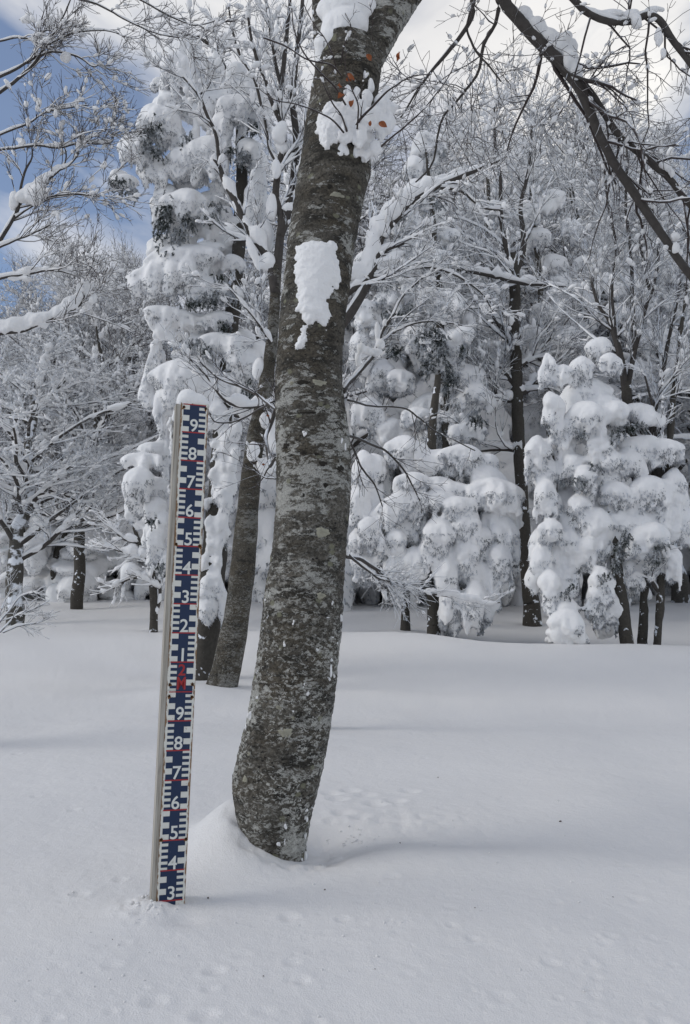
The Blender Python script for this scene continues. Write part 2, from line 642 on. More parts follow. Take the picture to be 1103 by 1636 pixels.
def gz(x, y, detail=True):
    x = np.atleast_1d(np.asarray(x, float))
    y = np.atleast_1d(np.asarray(y, float))
    D = np.clip(y, 0.3, 89)
    a = np.clip(x / np.maximum(D, 1.5), GA[0], GA[-1])
    # cubic hermite along D
    i = np.clip(np.searchsorted(GD, D, side='right') - 1, 0, len(GD) - 2)
    t = (D - GD[i]) / (GD[i + 1] - GD[i])
    sl_ = np.gradient(GZ, GD, axis=1)
    h = GD[i + 1] - GD[i]
    t2, t3 = t * t, t * t * t
    j = np.clip(np.searchsorted(GA, a, side='right') - 1, 0, len(GA) - 2)
    u = (a - GA[j]) / (GA[j + 1] - GA[j])
    u = u * u * (3 - 2 * u)

    def prof(jj):
        return ((2 * t3 - 3 * t2 + 1) * GZ[jj, i] + (t3 - 2 * t2 + t) * h * sl_[jj, i] + (-2 * t3 + 3 * t2) * GZ[jj, i + 1] + (t3 - t2) * h * sl_[jj, i + 1])
    z = prof(j) * (1 - u) + prof(j + 1) * u
    # mound on the left of the near trunk, hollow on its right with a soft lip in front
    g = lambda x0, y0, sx, sy: np.exp(-((x - x0) / sx) ** 2 - ((y - y0) / sy) ** 2)
    tx, ty = TX, TY
    z = z + 0.17 * g(tx - 0.22, ty + 0.10, 0.17, 0.24) + 0.03 * g(tx - 0.15, ty - 0.18, 0.2, 0.15)
    z = z - 0.022 * g(tx + 0.05, ty - 0.12, 0.16, 0.12) - 0.06 * g(tx + 0.18, ty + 0.12, 0.20, 0.24) - 0.03 * g(tx + 0.85, ty + 0.22, 0.6, 0.17)
    z = z + 0.022 * g(tx + 0.65, ty - 0.10, 0.7, 0.14)
    z = z + 0.010 * g(-0.66, 2.93, 0.08, 0.12) - 0.015 * g(-0.52, 2.80, 0.06, 0.05)
    z = z + 0.10 * g(-1.5, 8.3, 0.55, 0.6)
    pn = np.stack([x, y, x * 0], 1)
    ring = np.exp(-((np.hypot(x - tx, (y - ty)) - 0.20) / 0.07) ** 2)
    z = z + ring * (0.016 * fbm(pn + 3.3, 11, 3, .6) - .006) + 0.014 * g(-0.67, 2.90, .09, .07) * (0.5 + fbm(pn, 38, 2, .6)) + .010 * g(.30, 3.9, .30, .22) * fbm(pn, 19, 2)
    p = np.stack([x, y, x * 0], 1)
    z = z + 0.020 * fbm(p, 0.9, 2) * np.clip(D / 3, 0.3, 1.5)
    if detail:
        z = z + 0.0035 * fbm(p, 4.5, 3) + 0.0012 * fbm(p, 17, 2)
        for (qx, qy, r, dp) in DIMPLES:
            m_ = (np.abs(x - qx) < r * 3) & (np.abs(y - qy) < r * 3)
            if m_.any():
                q = ((x[m_] - qx) ** 2 + (y[m_] - qy) ** 2) / r ** 2
                z[m_] += -dp * np.exp(-q) + 0.45 * dp * np.exp(-(np.sqrt(q) - 1.5) ** 2 * 3)
    return z


tb = P(455, 1376, 3.42)
TX, TY = tb[0], tb[1] + 0.10
DIMPLES = []
_r = np.random.default_rng(5)


def gpt(px, py):
    D = 3.0
    for _ in range(12):
        u, v = (px - CX) / F, (CY - py) / F
        s = (SP + CP * v) / (CP - SP * v)
        z = float(np.interp(D, GD, GZ[3]))
        D = max(1.5, min(12, (z - ZC) / s)) if s < -0.02 else 12
    return u / (CP - SP * v) * D, D


for cx_, cy_, n_, sx_, sy_ in ((570, 1275, 26, 45, 22), (680, 1330, 16, 80, 20), (640, 1440, 30, 90, 30), (980, 1500, 26, 70, 30), (150, 1440, 16, 60, 50),
                              (700, 1560, 26, 200, 40), (90, 1550, 24, 70, 40), (900, 1300, 14, 120, 30), (450, 1520, 20, 120, 50), (820, 1210, 14, 140, 20), (150, 1280, 12, 80, 30), (320, 1600, 12, 120, 20), (930, 1560, 26, 90, 40)):
    for _ in range(n_):
        a_, b_ = gpt(cx_ + _r.normal() * sx_, cy_ + _r.normal() * sy_)
        r_ = 0.007 + 0.022 * _r.random() ** 2
        DIMPLES.append((a_, b_, r_, r_ * _r.uniform(0.05, 0.27)))
for px_, py_ in ((560, 1262), (585, 1270), (600, 1285), (548, 1300), (575, 1305), (632, 1280), (655, 1262), (540, 1278), (530, 1268)):
    a_, b_ = gpt(px_, py_)
    DIMPLES.append((a_, b_, 0.045, 0.012))

ang = np.concatenate([np.linspace(-1.2, -0.56, 24)[:-1], np.linspace(-0.56, 0.56, 520), np.linspace(0.56, 1.2, 24)[1:]])
dist = np.concatenate([[0.0, 0.5, 1.0, 1.3], np.geomspace(1.5, 7, 330), np.geomspace(7.1, 90, 130)[0:]])
A_, D_ = np.meshgrid(ang, dist)
X_ = A_ * np.maximum(D_, 1.2)
Y_ = D_.copy()
Z_ = gz(X_.ravel(), Y_.ravel()).reshape(X_.shape)
nr, nc = X_.shape
idx = np.arange(nr * nc).reshape(nr, nc)
Q = np.stack([idx[:-1, :-1], idx[:-1, 1:], idx[1:, 1:], idx[1:, :-1]], -1).reshape(-1, 4)
ga = Acc()
ga.add(np.stack([X_, Y_, Z_], -1), Q)
link('snowy_ground', ga.mesh('snowy_ground'), M_SNOW, kind='structure')
# the rest of the clearing round and behind the camera, and the forest floor out to the horizon
sa = Acc()
xs = np.array([-600, -250, -109, 109, 250, 600.])
bx = [(-600, 600, -400, -0.02), (-600, -1.3, -0.02, 0.0), (1.3, 600, -0.02, 0.0)]
V = [(-600, -400, 0), (600, -400, 0), (600, 0, -.10), (1.44, 0, -.14), (-1.44, 0, -.10), (-600, 0, 0),
     (600, 90, 3), (108, 90, 6), (-108, 90, 6.5), (-600, 90, 3), (600, 1500, 60), (-600, 1500, 60), (600, 400, 20), (-600, 400, 20)]
V = np.array(V, float)
V[3][2] = float(gz([1.44], [0.3], False)[0]) - .01
V[4][2] = float(gz([-1.44], [0.3], False)[0]) - .01
sme = bpy.data.meshes.new('snow_field')
sme.from_pydata([tuple(v) for v in V], [], [(0, 1, 2, 3, 4, 5), (4, 8, 9, 5), (3, 2, 6, 7), (8, 7, 6, 12, 13, 9), (13, 12, 10, 11)])
link('snow_field', sme, M_SNOW, kind='structure')

# ---------------------------------------------------------------- measuring stake
R_ST = None


def rotm(a, b, g):
    Rz = np.array([[math.cos(a), -math.sin(a), 0], [math.sin(a), math.cos(a), 0], [0, 0, 1]])
    Rx = np.array([[1, 0, 0], [0, math.cos(b), -math.sin(b)], [0, math.sin(b), math.cos(b)]])
    Ry = np.array([[math.cos(g), 0, math.sin(g)], [0, 1, 0], [-math.sin(g), 0, math.cos(g)]])
    return Rz @ Rx @ Ry


SO = np.array([-0.59223561, 2.91606959, -0.05364821])
SR = rotm(0.3046058, 0.07956384, 0.012695)
SW = 0.0966


def sp(u, v, n=0.0):
    """stake face: u across 0..1, v cm below the 3 m mark, n metres out of the face"""
    return np.array([(u - .5) * SW, -n, -(v - 173) / 100.0])


stake = bpy.data.objects.new('snow_depth_stake', None)
COL.objects.link(stake)
from mathutils import Matrix
stake.matrix_world = Matrix([[*SR[0], SO[0]], [*SR[1], SO[1]], [*SR[2], SO[2]], [0, 0, 0, 1]])
stake['label'] = 'white wooden post with blue numbered snow depth scale standing in the snow'
stake['category'] = 'measuring stake'

M_POST, nt, b = mat('weathered_white_wood')
v = objco(nt, (60, 60, 2.2))
g_ = noise(nt, v, 2.0, 6, 0.65)
c = ramp(nt, g_, [(0.32, (0.16, 0.14, 0.115)), (0.46, (0.33, 0.305, 0.265)), (0.62, (0.43, 0.41, 0.37))])
d_ = ramp(nt, noise(nt, objco(nt, (8, 8, 3)), 3.0, 4), [(0.62, 0.0), (0.72, 0.6)])
c = mixc(nt, d_, c, (0.22, 0.20, 0.18))
nt.links.new(c, b.inputs['Base Color'])
b.inputs['Roughness'].default_value = 0.8
bump(nt, b, g_, 0.5, 0.004)

M_ENAMEL, nt, b = mat('white_enamel_with_rust')
v = objco(nt)
sx = N(nt, 'ShaderNodeSeparateXYZ')
nt.links.new(objco(nt), sx.inputs[0])
edge = math_(nt, 'ABSOLUTE', sx.outputs[0])
rn = noise(nt, objco(nt, (1, 1, 0.35)), 60, 5, 0.7)
ef = ramp(nt, edge, [(0.78 * SW / 2, 0.0), (0.96 * SW / 2, 0.22), (1.0 * SW / 2, 0.36)])
rf = ramp(nt, math_(nt, 'ADD', rn, ef), [(0.66, 0.0), (0.76, 1.0)])
rc = mixc(nt, noise(nt, v, 90, 3), (0.07, 0.03, 0.014), (0.34, 0.20, 0.09))
dirt = mixc(nt, noise(nt, v, 25, 4), (0.60, 0.60, 0.55), (0.70, 0.70, 0.66))
sp2 = ramp(nt, noise(nt, v, 150, 2), [(0.70, 0.0), (0.74, 0.7)])
c = mixc(nt, math_(nt, 'MAXIMUM', rf, sp2), dirt, rc)
nt.links.new(c, b.inputs['Base Color'])
b.inputs['Roughness'].default_value = 0.35
M_BLUE = flat('blue_enamel', (0.006, 0.021, 0.066), 0.38, 0.4, 0.18, 12)
nt_ = M_BLUE.node_tree
_v = objco(nt_, (1, 1, .3))
_w = ramp(nt_, noise(nt_, _v, 130, 4, .8), [(.66, 0.0), (.72, .55)])
_b = nt_.nodes['Principled BSDF']
_c = _b.inputs['Base Color'].links[0].from_socket
nt_.links.new(mixc(nt_, _w, _c, (.16, .17, .20)), _b.inputs['Base Color'])
M_RED = flat('red_paint', (0.33, 0.022, 0.025), 0.45, 0.4, 0.2, 40)
M_WHITE = flat('white_numeral_paint', (0.66, 0.67, 0.64), 0.4, 0.4, 0.06, 60)
M_RUST = flat('rusty_screw', (0.045, 0.022, 0.012), 0.9, 0.1, 0.5, 300)
M_STAIN = flat('rust_stain', (0.20, 0.10, 0.035), 0.8, 0.1, 0.5, 120)


def slink(name, me, m, parent=None, **kw):
    o = bpy.data.objects.new(name, me)
    COL.objects.link(o)
    if m:
        me.materials.append(m)
    o.parent = parent or stake
    for k, v in kw.items():
        o[k] = v
    return o


def box_me(name, lo, hi, bev=0.0):
    import bmesh
    bm = bmesh.new()
    bmesh.ops.create_cube(bm, size=1)
    for v in bm.verts:
        v.co = [lo[k] + (hi[k] - lo[k]) * (v.co[k] + .5) for k in range(3)]
    if bev:
        bmesh.ops.bevel(bm, geom=bm.edges[:], offset=bev, segments=2, affect='EDGES')
    me = bpy.data.meshes.new(name)
    bm.to_mesh(me)
    bm.free()
    return me


slink('wooden_post', box_me('wooden_post', (-SW / 2 - .0165, 0.0015, -0.45), (SW / 2 - .004, 0.075, 1.728), 0.002), M_POST)
up_ = slink('scale_plate', box_me('scale_plate', (-SW / 2, -0.0015, .735), (SW / 2, 0.0012, 1.735), 0.0012), M_ENAMEL, label='upper blue and white enamel scale plate ending in red 2M')
lo_ = slink('scale_plate', box_me('scale_plate', (-SW / 2, -0.0013, -.25), (SW / 2, 0.0012, .7335), 0.0012), M_ENAMEL, label='lower blue and white enamel scale plate sunk in the snow')


def quads_me(name, rects, n):
    V, Q = [], []
    for (u0, u1, v0, v1) in rects:
        k = len(V)
        V += [sp(u0, v1, n), sp(u1, v1, n), sp(u1, v0, n), sp(u0, v0, n)]
        Q.append([k, k + 1, k + 2, k + 3])
    return mesh_np(name, np.array(V), Q, smooth=False)


secs = [(9, 'A', 1, 1), (8, 'B', 0, 1), (7, 'B', 1, 0), (6, 'A', 0, 0), (5, 'A', 1, 1), (4, 'B', 0, 1), (3, 'B', 1, 0), (2, 'A', 0, 0), (1, 'A', 1, 1), (0, 'B', 0, 1),
        (9, 'A', 1, 1), (8, 'B', 0, 1), (7, 'B', 1, 0), (6, 'A', 0, 0), (5, 'A', 1, 1), (4, 'B', 0, 1), (3, 'B', 1, 0), (2, 'A', 0, 0)]
blue = {0: [], 1: []}
for k, (dg_, typ, wl, par) in enumerate(secs):
    s0 = 10 * k
    pl = 0 if k < 10 else 1
    lo_v, hi_v = s0 + (0.25 if k in (0, 10) else 0), s0 + 10
    blue[pl].append((0.325, 0.67, lo_v, hi_v))
    wide = [(0, 2), (4, 6), (8, 10)] if typ == 'A' else [(2, 4), (6, 8)]
    thin = [(1, 2), (3, 4), (5, 6), (7, 8), (9, 10)] if par else [(0, 1), (2, 3), (4, 5), (6, 7), (8, 9)]
    for side, white in ((0, wide if wl else thin), (1, thin if wl else wide)):
        u0, u1 = ((0.10, 0.325) if side == 0 else (0.67, 0.905))
        cur = 0
        for (a, b2) in white + [(10, 10)]:
            if a > cur:
                blue[pl].append((u0, u1, s0 + max(cur, 0.25 if k in (0, 10) and cur == 0 else 0), s0 + a))
            cur = b2
for pl, par_ in ((0, up_), (1, lo_)):
    slink('blue_field', quads_me('blue_field', blue[pl], 0.0021), M_BLUE, par_)
for k in range(0, 19):
    par_ = up_ if k < 10 else lo_
    v0 = 10 * k
    slink('red_line', quads_me('red_line', [(0.085, 0.915, v0 - 0.02 if k in (0, 10) else v0 - .22, v0 + (.35 if k in (0, 10) else .22))], 0.0026), M_RED, par_)


def numeral(ch, vbot, hcm, m, par_, wscale=1.0, thick=0.012, umid=0.5):
    cu = bpy.data.curves.new('numeral', 'FONT')
    cu.body = ch
    cu.size = 1.0
    cu.align_x = 'CENTER'
    cu.offset = thick
    cu.extrude = 0.0
    cu.resolution_u = 6
    o = bpy.data.objects.new('n', cu)
    COL.objects.link(o)
    me = bpy.data.meshes.new_from_object(o.evaluated_get(bpy.context.evaluated_depsgraph_get()))
    bpy.data.objects.remove(o)
    co = np.empty(len(me.vertices) * 3, np.float32)
    me.vertices.foreach_get('co', co)
    co = co.reshape(-1, 3)
    h = hcm / 100
    zs = h / (co[:, 1].max() - co[:, 1].min())
    zz = (co[:, 1] - co[:, 1].min()) * zs
    xx = (co[:, 0] - (co[:, 0].max() + co[:, 0].min()) / 2) * zs * wscale
    out = np.stack([xx + (umid - .5) * SW, np.full(len(xx), -0.0028), -(vbot - 173) / 100 + zz], 1).astype(np.float32)
    me.vertices.foreach_set('co', out.ravel())
    me.name = 'numeral'
    me.update()
    slink('numeral', me, m, par_)


for k, (dg_, *_x) in enumerate(secs):
    if dg_:
        numeral(str(dg_), 10 * k + 9.75, 4.5, M_WHITE, up_ if k < 10 else lo_, 0.98, 0.012)
    else:
        numeral('2', 94.6, 3.9, M_RED, up_, 1.0, 0.016)
        numeral('M', 99.4, 4.4, M_RED, up_, 0.72, 0.016)

sr = np.random.default_rng(3)
for (u, vv, par_) in ((.11, 1.2, up_), (.90, 1.2, up_), (.08, 49.4, up_), (.92, 49.8, up_), (.10, 97.6, up_), (.90, 97.6, up_), (.10, 101.6, lo_), (.90, 101.9, lo_), (.07, 149.6, lo_), (.93, 149.9, lo_)):
    # ragged stain ring, then the domed head
    th = np.linspace(0, 2 * np.pi, 14, endpoint=False)
    rr = 0.0052 * (1 + 0.30 * sr.normal(size=14)) * (1 + 0.45 * np.clip(-np.sin(th), 0, 1))
    c0 = sp(u, vv, 0.0031)
    V = [c0] + [c0 + np.array([r_ * math.cos(t_), 0, r_ * math.sin(t_)]) for r_, t_ in zip(rr, th)]
    slink('rust_stain', mesh_np('rust_stain', np.array(V), tris=[[0, 1 + k, 1 + (k + 1) % 14] for k in range(14)], smooth=False), M_STAIN, par_)
    Vi, Ti = ico(2)
    W = Vi * np.array([0.0046, 0.0028, 0.0046]) * (1 + 0.06 * sr.normal(size=(len(Vi), 1))) + c0
    slink('screw', mesh_np('screw', W, tris=Ti), M_RUST, par_)

# snow cap and clinging lumps on the stake (in the stake's frame, then to world)


def stw(p):
    return np.asarray(p) @ SR.T + SO


cap_pos = np.array([[-0.022, 0.026, 1.752], [0.012, 0.030, 1.748], [-0.034, 0.03, 1.742], [0.036, 0.028, 1.738], [0.0, 0.045, 1.745], [-0.05, 0.02, 1.715]])
cap_scl = np.array([[.036, .036, .034], [.034, .034, .026], [.026, .036, .030], [.020, .032, .016], [.04, .03, .026], [.010, .018, .028]])
me, _, _ = blob_mesh('snow_mound', stw(cap_pos), cap_scl * np.array([1.08, 1.05, 1.12]), voxel=0.0035, smooth=22, low=0.002, hi=0.0008, ls=14, hs=110, sub=3)
o = link('snow_mound', me, M_CSNOW)
o['label'] = 'rounded white snow cap sitting on top of the measuring stake'
o['category'] = 'snow cap'
cp, cs = [], []
for t_ in np.linspace(0, 1, 12):
    cp.append([-SW / 2 - 0.020 + 0.004 * sr.normal(), 0.062, 1.70 - 0.135 * t_])
    cs.append([.008 * (1 - .4 * t_), .010, .016])
for zz in (1.44, 1.425):
    cp.append([-SW / 2 - 0.018, 0.062, zz])
    cs.append([.007, .008, .012])
me, _, _ = blob_mesh('clinging_snow', stw(np.array(cp)), np.array(cs), voxel=0.003, smooth=2, low=0.003, hi=0.004, ls=50, hs=110, sub=2)
o = link('clinging_snow', me, M_CSNOW)
o['label'] = 'ragged strip of snow clinging to the back edge of the stake'
o['category'] = 'snow'
cr_ = np.random.default_rng(19)
a = Acc()
for (qx, qy, sp_, n_, r0_, r1_) in ((-0.67, 2.90, .035, 14, .003, .008), (-0.60, 2.84, .06, 8, .002, .004), (0.09, 3.75, .06, 20, .002, .006), (0.02, 3.80, .07, 16, .002, .006), (.5, 3.3, .8, 60, .002, .005), (-.6, 2.5, .5, 50, .002, .005)):
    x_ = qx + cr_.normal(size=n_) * sp_
    y_ = qy + cr_.normal(size=n_) * sp_ * .8
    r_ = cr_.uniform(r0_, r1_, n_)
    blobs(a, np.stack([x_, y_, gz(x_, y_) + r_ * .3], 1), np.stack([r_, r_, r_ * .8], 1), sub=2, jit=.10, R=cr_)
link('snow_crumbs', a.mesh('snow_crumbs'), M_SNOW, kind='stuff')
M_LITTER = flat('bark_crumb', (0.07, 0.045, 0.03), .9, .1, .4, 200)
a = Acc()
for px_, py_, l_ in ((332, 1434, 4), (897, 1307, 4), (640, 1340, 2.5), (520, 1420, 3), (760, 1450, 2), (420, 1560, 2.5), (980, 1420, 2), (180, 1500, 2), (700, 1240, 2.5), (600, 1550, 2)):
    x_, y_ = gpt(px_, py_)
    c0 = np.array([x_, y_, float(gz([x_], [y_])[0]) + .002])
    d_ = norm(cr_.normal(size=3) * np.array([1, 1, .15]))
    L_ = l_ * y_ / F
    tubes(a, np.stack([c0, c0 + d_ * L_ * .5 + [0, 0, .001], c0 + d_ * L_]), np.array([L_ * .25, L_ * .3, L_ * .1]), 5)
link('bark_litter', a.mesh('bark_litter'), M_LITTER, kind='stuff')
#PART2
# ---------------------------------------------------------------- near beech
EDGE = [(1470, 400, 505), (1420, 412, 498), (1385, 421, 492), (1340, 394, 496), (1300, 378, 501), (1260, 370, 508), (1230, 376, 514), (1200, 384, 521), (1150, 396, 530),
        (1100, 403, 536), (1050, 411, 541), (1000, 418, 546), (950, 425, 549), (900, 432, 552), (850, 437, 556), (800, 441, 559), (750, 441.5, 560),
        (700, 441, 557), (650, 440, 551), (600, 439, 548), (550, 443, 549), (500, 447, 553), (450, 453, 560), (400, 459, 566), (350, 466, 575),
        (300, 474, 584), (265, 480, 593), (235, 485, 590), (200, 489, 596), (150, 498, 603), (110, 505, 608), (80, 512, 612)]
DT = TY - 0.10 + 0.06
tree = thing('beech_tree', (TX, TY, float(gz([TX], [TY], False)[0])), 'big grey lichen-spotted beech trunk curving up behind the stake, snow plastered on it', 'tree')


def world_row(y, l, r, D):
    a, b2 = P(l, y, D), P(r, y, D)
    return (a + b2) / 2, np.linalg.norm(b2 - a) / 2


cc = np.array([list(world_row(y, l, r, DT)[0]) + [world_row(y, l, r, DT)[1]] for y, l, r in EDGE])
NT_, NR_ = 560, 150
cs_ = catmull(cc, NT_)


def trunk_surface(cs_, nr, seed=0.0, rough=1.0, bot=0.0):
    th = np.linspace(0, 2 * np.pi, nr, endpoint=False)
    path, rad = cs_[:, :3], cs_[:, 3]
    t = norm(np.gradient(path, axis=0))
    a = norm(np.cross(t, np.array([0, 1.0, 0])))
    a = norm(a)
    b2 = np.cross(t, a)
    d = a[:, None] * np.cos(th)[:, None] + b2[:, None] * np.sin(th)[:, None]
    V = path[:, None] + rad[:, None, None] * d
    f = V.reshape(-1, 3)
    q = f * np.array([1, 1, 2.2])
    dis = 0.0045 * fbm(f + seed, 4.0, 2) + rough * (0.0026 * fbm(q + seed, 26, 3, 0.6) + 0.0014 * fbm(q + seed, 80, 2))
    # ring wrinkles round old branch scars
    dis += rough * 0.0016 * np.sin(f[:, 2] * 90 + 6 * fbm(f + seed, 3.0, 2)) * np.clip(fbm(f + seed, 2.2, 2) * 2, 0, 1)
    V = V + d * dis.reshape(V.shape[0], V.shape[1], 1)
    return V, d


V, dn = trunk_surface(cs_, NR_)
TR_V, TR_N = V, dn
idx = np.arange(NT_ * NR_).reshape(NT_, NR_)
Q = np.stack([idx[:-1], np.roll(idx[:-1], -1, 1), np.roll(idx[1:], -1, 1), idx[1:]], -1).reshape(-1, 4)
ta = Acc()
ta.add(V, Q)
link('trunk', ta.mesh('trunk'), M_BEECH, tree)

# the two limbs above the fork
lc = np.array([list(P(558, 190, DT)) + [.118], list(P(566, 145, DT)) + [.100], list(P(580, 100, DT)) + [.092], list(P(603, 55, DT)) + [.090], list(P(628, 15, DT)) + [.088],
               list(P(665, -40, DT + .02)) + [.082], list(P(720, -130, DT + .06)) + [.076], list(P(790, -200, DT + .1)) + [.07], list(P(860, -240, DT + .1)) + [.06], list(P(960, -320, DT + .1)) + [.04]])
cl = catmull(lc, 260)
V, _ = trunk_surface(cl, 80, 3.3)
idx = np.arange(260 * 80).reshape(260, 80)
Q = np.stack([idx[:-1], np.roll(idx[:-1], -1, 1), np.roll(idx[1:], -1, 1), idx[1:]], -1).reshape(-1, 4)
ta = Acc()
ta.add(V, Q)
link('limb', ta.mesh('limb'), M_BEECH, tree, label='thick limb leaning up to the right')
lc = np.array([list(P(533, 210, DT)) + [.10], list(P(526, 150, DT + .02)) + [.068], list(P(522, 100, DT + .05)) + [.055], list(P(518, 50, DT + .08)) + [.050], list(P(514, 0, DT + .1)) + [.046], list(P(505, -120, DT + .15)) + [.03]])
cl = catmull(lc, 200)
V, _ = trunk_surface(cl, 60, 8.3)
idx = np.arange(200 * 60).reshape(200, 60)
Q = np.stack([idx[:-1], np.roll(idx[:-1], -1, 1), np.roll(idx[1:], -1, 1), idx[1:]], -1).reshape(-1, 4)
ta = Acc()
ta.add(V, Q)
link('limb', ta.mesh('limb'), M_BEECH, tree, label='left limb half buried in snow')

# knots and lichen cushions on the bark, each a raised low lump


def trunk_at(px, py):
    """front point and normal of the trunk surface seen at a pixel"""
    row = int(np.argmin(np.abs([TRY[k] - py for k in range(len(TRY))])))
    c, r = cs_[row, :3], cs_[row, 3]
    u = (P(px, py, DT)[0] - c[0]) / r
    u = max(-0.97, min(0.97, u))
    n = np.array([u, -math.sqrt(1 - u * u), 0])
    return c + n * r, n


def py_of(p):
    fw = p[1] * CP + (p[2] - ZC) * SP
    up = -p[1] * SP + (p[2] - ZC) * CP
    return CY - F * up / fw


TRY = [py_of(cs_[k, :3]) for k in range(NT_)]
M_LICH = flat('pale_lichen', (0.33, 0.32, 0.26), 0.9, 0.1, 0.25, 120)
M_SCAR = flat('dark_branch_scar', (0.035, 0.032, 0.028), 0.9, 0.1, 0.4, 80)


def lump(px, py, w, h, thick, m, name, seed):
    p, n = trunk_at(px, py)
    R = np.random.default_rng(seed)
    a = norm(np.cross(n, [0, 0, 1.0]))
    k, rings = 36, 5
    th = np.linspace(0, 2 * np.pi, k, endpoint=False)
    edge = 1 + 0.16 * np.sin(th * 3 + R.uniform(0, 6)) + 0.10 * np.sin(th * 7 + R.uniform(0, 6)) + 0.06 * R.normal(size=k)
    sx_, sz_ = w / 2 * DT / F, h / 2 * DT / F * .9
    V = [p + n * thick]
    for j in range(1, rings + 1):
        q = j / rings
        for t_, e_ in zip(th, edge):
            off = a * math.cos(t_) * e_ * sx_ * q + np.array([0, 0, 1.0]) * math.sin(t_) * e_ * sz_ * q
            pp = p + off
            row = int(np.argmin(np.abs(cs_[:, 2] - pp[2])))
            c, r = cs_[row, :3], cs_[row, 3]
            u = max(-.99, min(.99, (pp[0] - c[0]) / r))
            hh = thick * (1 - q ** 4) * (1 + 0.3 * R.normal()) - (0.006 if q == 1 else 0)
            V.append([c[0] + u * (r + hh), c[1] - math.sqrt(1 - u * u) * (r + hh), pp[2]])
    T = [[0, 1 + (i + 1) % k, 1 + i] for i in range(k)]
    Qd = []
    for j in range(rings - 1):
        o = 1 + j * k
        Qd += [[o + i, o + (i + 1) % k, o + k + (i + 1) % k, o + k + i] for i in range(k)]
    link(name, mesh_np(name, np.array(V), [q_[::-1] for q_ in Qd], [t_[::-1] for t_ in T]), m, tree)


for i, (px_, py_, w_, h_) in enumerate([(517, 856, 26, 20), (512, 627, 26, 12), (461, 1163, 27, 17), (452, 1123, 14, 10), (515, 955, 16, 12), (540, 338, 26, 9), (474, 1140, 10, 8), (392, 1324, 16, 14),
                                        (404, 1195, 8, 10), (398, 1235, 10, 12), (470, 628, 9, 8)]):
    lump(px_, py_, w_, h_, 0.004, M_LICH, 'lichen_patch', 100 + i)
for i, (px_, py_, w_, h_) in enumerate([(487, 626, 26, 9), (518, 752, 16, 9), (545, 757, 22, 14), (528, 326, 9, 9), (488, 735, 12, 8), (460, 722, 14, 10), (508, 738, 9, 6), (497, 675, 36, 4), (522, 785, 9, 10), (487, 800, 9, 12)]):
    lump(px_, py_, w_, h_, 0.0022, M_SCAR, 'branch_scar', 200 + i)


def sdist(poly, x, y):
    """signed distance (positive inside) to polygon, pixels"""
    poly = np.array(poly, float)
    d = np.full(x.shape, 1e9)
    ins = np.zeros(x.shape, bool)
    for k in range(len(poly)):
        a, b2 = poly[k], poly[(k + 1) % len(poly)]
        e = b2 - a
        t = np.clip(((x - a[0]) * e[0] + (y - a[1]) * e[1]) / (e @ e), 0, 1)
        d = np.minimum(d, np.hypot(x - a[0] - t * e[0], y - a[1] - t * e[1]))
        c = (a[1] > y) != (b2[1] > y)
        xi = a[0] + (y - a[1]) / (b2[1] - a[1] + 1e-12) * e[0]
        ins ^= c & (x < xi)
    return np.where(ins, d, -d)


def plaster(poly, thick, name, label=None, step=1.1, rag=3.4, seed=0.0, fall=15.0, mat_=None):
    """snow plastered on the trunk: a thick ragged crust raised from the bark"""
    poly = np.array(poly, float)
    x0, y0 = poly.min(0) - 5
    x1, y1 = poly.max(0) + 5
    gx, gy = np.meshgrid(np.arange(x0, x1, step), np.arange(y0, y1, step))
    s = sdist(poly, gx, gy)
    q = np.stack([gx.ravel(), gy.ravel(), np.full(gx.size, seed)], 1)
    s = s + rag * fbm(q, 0.13, 3, 0.6).reshape(gx.shape)
    h = np.where(s > 0, thick * np.clip(s / fall, 0, 1) ** .7 * (1 + 0.22 * fbm(q + 9, 0.07, 3, .55).reshape(gx.shape)) + 0.001, -0.012)
    TRYa = np.array(TRY)
    o = np.argsort(TRYa)
    cx_ = np.interp(gy, TRYa[o], cs_[o, 0])
    cy_ = np.interp(gy, TRYa[o], cs_[o, 1])
    cz_ = np.interp(gy, TRYa[o], cs_[o, 2])
    cr = np.interp(gy, TRYa[o], cs_[o, 3])
    wx = (gx - CX) / F / (CP - SP * (CY - gy) / F) * DT
    u = np.clip((wx - cx_) / cr, -1.0, 1.0)
    V = np.stack([cx_ + u * (cr + h), cy_ - np.sqrt(1 - u * u) * (cr + h), cz_], -1)
    nr, nc = gx.shape
    idx = np.arange(nr * nc).reshape(nr, nc)
    Qd = np.stack([idx[:-1, :-1], idx[1:, :-1], idx[1:, 1:], idx[:-1, 1:]], -1)
    keep = (s[:-1, :-1] > -2) | (s[1:, 1:] > -2) | (s[:-1, 1:] > -2) | (s[1:, :-1] > -2)
    me = mesh_np(name, V, Qd[keep])
    kw = {'label': label} if label else {}
    return link(name, me, mat_ or M_CSNOW, tree, **kw)


plaster([(475, 412), (508, 409), (539, 410), (537, 426), (543, 440), (546, 456), (544, 470), (534, 480), (530, 486), (524, 498), (527, 512), (527, 528), (523, 545), (515, 537), (506, 534), (497, 541), (492, 556), (492, 570),
         (485, 577), (476, 573), (476, 561), (484, 550), (489, 537), (484, 524), (477, 512), (478, 488), (474, 460)], 0.020, 'snow_patch', 'long ragged snow patch plastered on the trunk', seed=1.0)
plaster([(508, 215), (530, 195), (560, 200), (590, 210), (600, 240), (590, 262), (578, 268), (566, 258), (556, 246), (540, 252), (528, 272), (521, 272), (514, 255), (508, 240)], 0.035, 'snow_patch', 'ragged lower edge of the snow lodged under the fork', seed=4.0)
